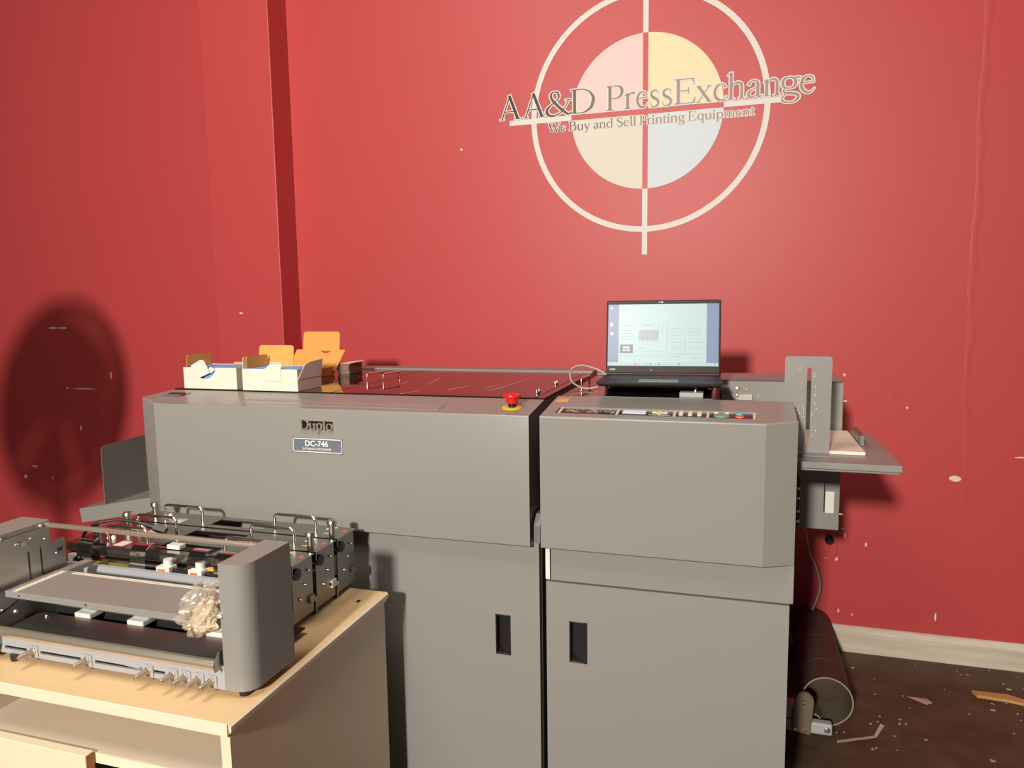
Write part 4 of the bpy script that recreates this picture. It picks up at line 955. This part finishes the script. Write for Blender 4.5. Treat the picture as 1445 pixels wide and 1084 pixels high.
def unit():
    t = empty('creasing_unit', (-1.22, 1.18, TOPZ), 'detached grey feeder unit with chrome roller and thumb screws on the wooden cabinet', 'machine part')
    # right side cover, rounded at its outer front corner
    r = .036; n = 10; cx, cy = -.874-r, 1.107+r
    pl = [(-.933, 1.107)]+[(cx+r*math.sin(PI/2*i/n), cy-r*math.cos(PI/2*i/n)) for i in range(n+1)]+[(-.874, 1.253), (-.933, 1.253)]
    part('side_cover', MB().prism(pl, 'z', .657, .911), M['grey'], t, smooth=40, label='grey side cover with a rounded corner')
    for x, y in ((-.903, 1.128), (-1.475, 1.112), (-.903, 1.235), (-1.56, 1.235)):
        part('rubber_foot', MB().lathe([(.0115, .0003), (.0125, .006), (.0125, .0136)], (x, y, TOPZ), (0,0,1), 18), M['black'], t, smooth=40)
    # left side plate with cap
    sp = part('side_plate', MB().prism([(1.085,.657),(1.250,.657),(1.287,.70),(1.287,.857),(1.250,.857),(1.250,.897),(1.085,.897)], 'x', -1.5215, -1.518), M['steel'], t)
    part('side_cap', MB().box(-1.60, -1.517, 1.085, 1.251, .8975, .911), M['grey'], t, bevel=.002)
    part('outer_cover', MB().box(-1.60, -1.5225, 1.085, 1.250, .657, .897), M['grey'], t, bevel=.002)
    for y, z in ((1.130, .902), (1.226, .902)): part('screw', MB().screw((-1.517, y, z), (1,0,0), .0048, .005), M['chrome'], sp, smooth=40)
    for y, z in ((1.165, .877), (1.20, .880), (1.235, .869), (1.10, .80), (1.262, .826), (1.12, .745)): part('screw', MB().screw((-1.518, y, z), (1,0,0), .003, .003), M['chrome'], sp, smooth=40)
    part('adjusting_stud', MB().lathe([(.005, 0), (.005, .010), (.0065, .010), (.0065, .014)], (-1.518, 1.173, .878), (1,0,0), 12), M['chrome'], sp, smooth=40)
    for y in (1.192, 1.222): part('slot', MB().box(-1.5181, -1.5173, y, y+.003, .765, .852), M['void'], sp)
    for y in (1.2665, 1.2735): part('square_hole', MB().box(-1.5181, -1.5173, y, y+.0045, .828, .836), M['void'], sp)
    br = part('corner_bracket', MB().prism([(1.06,.675),(1.165,.675),(1.165,.752),(1.06,.722)], 'x', -1.514, -1.5105), M['steel_dark'], t)
    for y, z in ((1.10, .715), (1.145, .733)): part('screw', MB().screw((-1.5105, y, z), (1,0,0), .005, .005), M['satin'], br, smooth=40)
    # front rail with slit
    fp = MB(); fp.box(-1.517, -.934, 1.110, 1.115, .6725, .7035); fp.box(-1.517, -.934, 1.110, 1.115, .655, .6655)
    for a, b in ((-1.517, -1.505), (-1.442, -1.404), (-1.294, -1.256), (-1.134, -1.106), (-1.078, -.934)): fp.box(a, b, 1.1101, 1.1149, .6655, .6725)
    fr_ = part('front_rail', fp, M['rail'], t)
    part('slit_backing', MB().box(-1.517, -.934, 1.118, 1.122, .655, .70), M['void'], t)
    for i, (x, cl) in enumerate(((-1.15, 'yellow'), (-1.145, 'redkey'), (-1.14, 'blue'))): part('wire', MB().tube([(x-.10, 1.1165, .671), (x-.05, 1.1162, .6695), (x, 1.1165, .667-.001*i)], .0012, 6), M[cl], fr_)
    for x in (-1.421, -1.275, -1.118, -1.058, -1.027, -.995, -.965):
        c_ = part('clip', MB().box(x-.009, x+.012, 1.1075, 1.1098, .658, .682), M['rail'], t, bevel=.001)
        part('thumb_screw', MB().lathe([(.0075, 0), (.0075, .002), (.0060, .003), (.0060, .031), (.0048, .034), (.0022, .034), (.0022, .031)], (x, 1.1075, .671), (0,-1,0), 14), M['knurl'], c_, smooth=40)
    part('roller', MB().tube([(-1.516, 1.099, .7105), (-.942, 1.099, .7105)], .0105, 20), M['satin'], t, smooth=40)
    hb = part('roller_bracket', MB().prism([(1.09,.700),(1.112,.700),(1.112,.735),(1.104,.735),(1.09,.720)], 'x', -.9415, -.9385), M['steel'], t)
    part('bolt', MB().screw((-.9415, 1.099, .711), (-1,0,0), .006, .004), M['chrome'], hb, smooth=40)
    part('lower_deck', MB().box(-1.505, -.935, 1.121, 1.202, .704, .708), M['steel_dark'], t)
    part('screw', MB().screw((-1.470, 1.185, .708), (0,0,1), .004, .005), M['chrome'], t, smooth=40)
    part('drive_shaft', MB().tube([(-1.47, 1.226, .722), (-.935, 1.226, .722)], .0055, 12), M['alu'], t, smooth=60)
    for x in (-1.39, -1.243, -1.035): part('guide_block', MB().box(x-.022, x+.022, 1.205, 1.243, .704, .7165), M['white'], t, bevel=.002)
    part('base_plate', MB().box(-1.517, -.934, 1.124, 1.384, .656, .659), M['void'], t)
    part('rear_wall', MB().box(-1.517, -.934, 1.247, 1.250, .660, .74), M['void'], t)
    # sheet tray with printed scales
    tr = part('sheet_tray', MB().box(-1.503, -.99, 1.120, 1.252, .777, .791), M['grey'], t, bevel=.001)
    part('tray_arm', MB().box(-1.503, -1.478, 1.2525, 1.325, .779, .790), M['grey'], tr)
    part('tray_leg', MB().box(-1.517, -1.504, 1.18, 1.22, .76, .788), M['steel'], tr)
    part('scale_tape', MB().box(-1.448, -1.0, 1.238, 1.248, .791, .7916), M['card_white'], tr)
    part('scale_tape', MB().box(-1.487, -1.472, 1.124, 1.245, .791, .7916), M['card_white'], tr)
    tk = MB()
    for i in range(86): tk.box(-1.445+i*.0051, -1.4445+i*.0051, 1.2385, 1.2385+(.006 if i % 5 == 0 else .003), .7916, .7919)
    for i in range(24): tk.box(-1.4868, -1.4868+(.008 if i % 5 == 0 else .004), 1.126+i*.005, 1.1265+i*.005, .7916, .7919)
    part('scale_marks', tk, M['black'], tr)
    for x in (-1.463, -1.28): part('hole', MB().lathe([(.0022, 0), (.0022, .0006)], (x, 1.120, .784), (0,-1,0), 10), M['void'], tr)
    part('cross_rod', MB().tube([(-1.517, 1.243, .9), (-.934, 1.243, .9)], .0058, 14), M['satin'], t, smooth=60)
    # sensor rail behind the tray, clear guide flaps
    part('sensor_rail', MB().prism([(1.340,.742),(1.385,.742),(1.385,.746),(1.346,.746),(1.346,.762),(1.352,.766),(1.352,.769),(1.340,.769)], 'x', -1.585, -1.0), M['rail'], t)
    for x in (-1.299, -1.206):
        sb = part('sensor_block', MB().box(x-.020, x+.018, 1.353, 1.380, .7625, .7785), M['white'], t, bevel=.001)
        part('sticker', MB().box(x-.014, x+.007, 1.3522, 1.353, .765, .7735), M['orange'], sb)
        part('sensor_post', MB().lathe([(.011, 0), (.011, .016)], (x+.004, 1.368, .7785), (0,0,1), 14), M['white'], sb, smooth=40)
        part('wire', MB().tube([(x+.019, 1.366, .769), (x+.045, 1.366, .766), (x+.075, 1.366, .767)], .005, 8), M['cord_black'], sb, smooth=60)
    eb = part('end_block', MB().box(-1.612, -1.560, 1.372, 1.386, .715, .776), M['white'], t)
    part('knob', MB().lathe([(.011, 0), (.012, .005), (.011, .012)], (-1.572, 1.372, .766), (0,-1,0), 16), M['black'], eb, smooth=40)
    part('white_bracket', MB().box(-1.338, -1.300, 1.412, 1.434, .8008, .811), M['white'], t, bevel=.001)
    part('yellow_guide', MB().box(-1.545, -1.425, 1.376, 1.384, .758, .762), M['olive'], t)
    part('tan_guide', MB().box(-1.19, -1.01, 1.376, 1.384, .772, .779), M['kraft'], t)
    for x in (-1.552, -1.385, -1.215, -1.140):
        pts = [(1.366,.725),(1.366,.790),(1.369,.803),(1.378,.813),(1.392,.817),(1.408,.814),(1.418,.806)]; w2 = .0225
        vs = []; fs = []
        for y, z in pts: vs += [(x-w2, y, z), (x+w2, y, z), (x-w2, y-.0012, z+.0004), (x+w2, y-.0012, z+.0004)]
        for i in range(len(pts)-1):
            o = i*4; fs += [(o, o+1, o+5, o+4), (o+2, o+6, o+7, o+3), (o, o+4, o+6, o+2), (o+1, o+3, o+7, o+5)]
        part('guide_flap', MB().add(vs, fs), M['clear'], t, smooth=50, label='clear curved plastic guide flap')
unit()
def cassette():
    y0 = 1.389; xl, xr, zb, zt = -1.632, -.968, .6555, .800
    t = empty('tool_cassette', (-1.30, y0+.046, zb), 'front steel tool cassette with two chrome handles, directly behind the grey unit', 'cassette', 'steel tool cassettes in a row')
    for x0, x1 in ((xl+.003, xl+.006), (xr-.006, xr-.003)):
        s = part('side_plate', MB().box(x0, x1, y0+.006, y0+.090, zb, zt-.003), M['steel_dark'], t)
        if x1 > -1.2:
            for y, z, r in ((y0+.055, .735, .0035), (y0+.035, .705, .005), (y0+.07, .765, .003)): part('screw', MB().screw((xr-.003, y, z), (1,0,0), r, .006), M['steel'], s, smooth=40)
            part('roller_end', MB().lathe([(.014, 0), (.014, .006), (.006, .006), (.006, .008)], (xr-.003, y0+.022, .772), (1,0,0), 18), M['black'], s, smooth=40)
            part('foot_bracket', MB().box(xr-.020, xr-.002, y0-.003, y0+.004, zb-.011, zb+.03), M['steel_dark'], s)
    for x0, x1 in ((xl, -1.375), (-1.205, xr+.003)):
        p = part('top_plate', MB().box(x0, x1, y0+.002, y0+.092, zt-.003, zt), M['steel_plate'], t, bevel=.0005)
    part('front_flange', MB().box(xl, xr+.003, y0, y0+.0018, zt-.022, zt), M['steel_plate'], t)
    part('front_bar', MB().box(-1.3745, -1.2055, y0+.002, y0+.022, zt-.004, zt-.001), M['steel_plate'], t)
    part('rear_bar', MB().box(-1.3745, -1.2055, y0+.070, y0+.092, zt-.004, zt-.001), M['steel_plate'], t)
    part('crease_beam', MB().box(xl+.007, xr-.007, y0+.030, y0+.062, zt-.040, zt-.018), M['steel_dark'], t, bevel=.002)
    part('shaft', MB().tube([(xl+.007, y0+.018, zt-.045), (xr-.007, y0+.018, zt-.045)], .006, 10), M['steel'], t, smooth=60)
    part('shaft', MB().tube([(xl+.007, y0+.075, zt-.050), (xr-.007, y0+.075, zt-.050)], .008, 10), M['steel_dark'], t, smooth=60)
    part('bottom_pan', MB().box(xl+.007, xr-.007, y0+.010, y0+.088, zb, zb+.012), M['void'], t)
    for a, b in ((-1.540, -1.412), (-1.178, -1.052)):
        part('handle', MB().tube(arc_u((a, y0+.040, zt), (b, y0+.040, zt), (0, 0, .039), .013), .0042, 12), M['chrome'], t, smooth=60)
        part('label_sticker', MB().box(a+.045 if a < -1.4 else b+.015, a+.075 if a < -1.4 else b+.040, y0+.012 if a < -1.4 else y0+.062, y0+.045 if a < -1.4 else y0+.085, zt, zt+.0004), M['card_white'], t)
    for x in (-1.578, -.992):
        part('lock_post', MB().lathe([(.0085, 0), (.0085, .030), (.0125, .0305), (.0125, .039), (.0105, .0415)], (x, y0+.020 if x > -1.2 else y0+.045, zt), (0,0,1), 18), M['steel'], t, smooth=40)
        part('dome_nut', MB().lathe([(.006, 0), (.006, .007), (.0035, .010)], (x+(.045 if x < -1.2 else -.018), y0+.052, zt), (0,0,1), 12), M['white'], t, smooth=40)
    part('warning_sticker', MB().prism([(-1.026, y0+.030), (-1.0, y0+.030), (-1.0, y0+.055)], 'z', zt, zt+.0004), M['yellow'], t)
    part('warning_sticker', MB().prism([(-.985, y0+.050), (-.972, y0+.060), (-.985, y0+.072)], 'z', zt, zt+.0004), M['redkey'], t)
    lt = MB().prism([(y0+.068,.682),(y0+.0965,.682),(y0+.0965,.690),(y0+.088,.690),(y0+.088,.700),(y0+.068,.700)], 'x', xr-.003, xr+.0035)
    part('latch', lt, M['steel_dark'], t)
    return t
c1 = cassette()
d = .1*SCALE
c2 = dup(c1, (0, d, 0)); c2['label'] = 'middle steel tool cassette with a white plastic latch at its right end'
c3 = dup(c1, (0, 2*d, 0)); c3['label'] = 'rear steel tool cassette, next to the grey machine front'
for o in c2.children:
    if o.name.startswith('latch'):
        o.material_slots[0].link = 'OBJECT'; o.material_slots[0].material = M['white']; o['label'] = 'white plastic latch'
def bag():
    t = empty('plastic_bag', (-.975, 1.12, .757), 'small crumpled clear plastic bag of beige filling on the sheet tray', 'bag')
    from mathutils import noise
    prof = [(-.056, .006), (-.050, .016), (-.036, .028), (-.015, .036), (.008, .037), (.026, .030), (.038, .022), (.046, .019), (.056, .024)]
    def rad(z):
        for (z0, r0), (z1, r1) in zip(prof, prof[1:]):
            if z <= z1: return r0+(r1-r0)*(z-z0)/(z1-z0)
        return prof[-1][1]
    def sack(c, kx, ky, kz, fold, n=56, m=44, lump=.1, seed=3, cap=True):
        vs = []; fs = []
        for j in range(m+1):
            z = -.056+.112*j/m; base = rad(z); neck = max(0, (z-.02)/.036)
            for i in range(n):
                a = 2*PI*i/n; d = Vector((math.cos(a), math.sin(a), z*22))
                k = 1+fold*(.5+neck*1.4)*(abs(math.sin(3.5*a+z*40+seed))-.5)+lump*noise.noise(d*1.6+Vector((seed, 0, 0)))+fold*1.5*(max(0, 1-4*abs(noise.noise(d*1.5+Vector((0, seed, 0)))))**1.5-.3)+fold*1.0*(max(0, 1-5*abs(noise.noise(d*2.7+Vector((seed, 5, 0)))))-.25)
                x = base*k*math.cos(a)*kx; y = base*k*math.sin(a)*ky*(1-.35*neck); zz = z*kz
                if z < -.03: x += (z+.03)*.75                      # lower corner pulled to the left
                if z > .03: x += (z-.03)*.55                       # neck leans to the right
                x -= .012*math.exp(-((z+.018)/.008)**2)*max(0, -math.cos(a))   # pinched ear at the left
                vs.append((c[0]+x, c[1]+y, c[2]+zz+(.004*math.sin(4*a)*neck)))
        for j in range(m):
            for i in range(n): fs.append((j*n+i, j*n+(i+1) % n, (j+1)*n+(i+1) % n, (j+1)*n+i))
        if cap: fs += [tuple(range(n-1, -1, -1)), tuple(range(m*n, m*n+n))]
        return MB().add(vs, fs)
    part('filling', sack((-.969, 1.110, .800), .84, .64, .66, .10, lump=.35), M['foam'], t, smooth=60)
    f = sack((-.979, 1.110, .812), 1.0, .82, 1.0, .21, n=88, m=66, lump=.34, seed=8, cap=False)
    part('bag_film', f, M['film'], t, recalc=False, smooth=14)
bag()
def lead():
    t = empty('connector_lead', (-1.5, 1.42, .80), 'black lead with a plug lying across the front tool cassettes', 'cable')
    pts = catmull([(-1.590,1.40,.812),(-1.585,1.405,.825),(-1.560,1.42,.845),(-1.52,1.44,.852),(-1.47,1.455,.846),(-1.440,1.465,.836)])
    part('wire', MB().tube(pts, .0038, 8), M['cord_black'], t, smooth=60)
    part('wire_coil', MB().tube([(-1.452,1.462,.840),(-1.425,1.468,.8305)], .0062, 10), M['black'], t, smooth=60)
    part('plug', MB().tube([(-1.427,1.4675,.831),(-1.395,1.474,.822)], .0105, 4), M['black'], t)
    part('cord_clip', MB().box(-1.597, -1.575, 1.393, 1.409, .8005, .812), M['alu'], t)
lead()
SCALE = 1.0

# ------------------------------------------------------------------ unseen fan, added to cast the round shadow on the wall at the left
def fan():
    c = Vector((-2.60, 1.02, 1.455)); t = empty('unseen_shadow_fan', (c.x, c.y, 0), 'large round pedestal fan, unseen at the far left, added to cast the round wall shadow', 'fan')
    ax = Vector((math.sin(math.radians(18)), -math.cos(math.radians(18)), 0)); u = Vector((ax.y*-1, ax.x, 0)).normalized(); v = Vector((0,0,1)); R = .37
    ax = Vector((.90, -.43, 0)).normalized(); u = Vector((-ax.y, ax.x, 0))
    def circ(r, off, n=40): return [c+ax*off+(u*math.cos(2*PI*i/n)+v*math.sin(2*PI*i/n))*r for i in range(n+1)]
    part('hoop', MB().tube(circ(R, 0), .022, 8, cap=False), M['black'], t, smooth=60)
    gr = MB()
    for k in range(1, 17):
        r = R*k/17
        gr.tube(circ(r, .05*(1-(k/17)**2)), .0064, 5, cap=False)
    for k in range(10):
        a = 2*PI*k/10; gr.tube([c+ax*.05, c+(u*math.cos(a)+v*math.sin(a))*R], .004, 5)
    part('grille', gr, M['black'], t)
    bl = MB()
    for k in range(5):
        a0 = 2*PI*k/5; n = 8; vs = []
        for i in range(n+1):
            a = a0+1.25*i/n; d_ = u*math.cos(a)+v*math.sin(a)
            vs += [c+d_*.06-ax*(.04+.03*i/n), c+d_*.33-ax*(.04+.05*i/n)]
        bl.add(vs, [(2*i, 2*i+1, 2*i+3, 2*i+2) for i in range(n)])
    part('blades', bl, M['grey_dark'], t)
    part('motor', MB().lathe([(.05, -.03), (.085, -.05), (.085, -.20), (.05, -.24)], c, ax, 20), M['black'], t, smooth=40)
    part('pole', MB().tube([c-ax*.1-Vector((0,0,.06)), Vector((c.x-ax.x*.1, c.y-ax.y*.1, .04))], .025, 14), M['black'], t, smooth=60)
    part('foot', MB().lathe([(.24, 0), (.24, .02), (.05, .05)], (c.x-ax.x*.1, c.y-ax.y*.1, 0), (0,0,1), 28), M['black'], t, smooth=40)
fan()
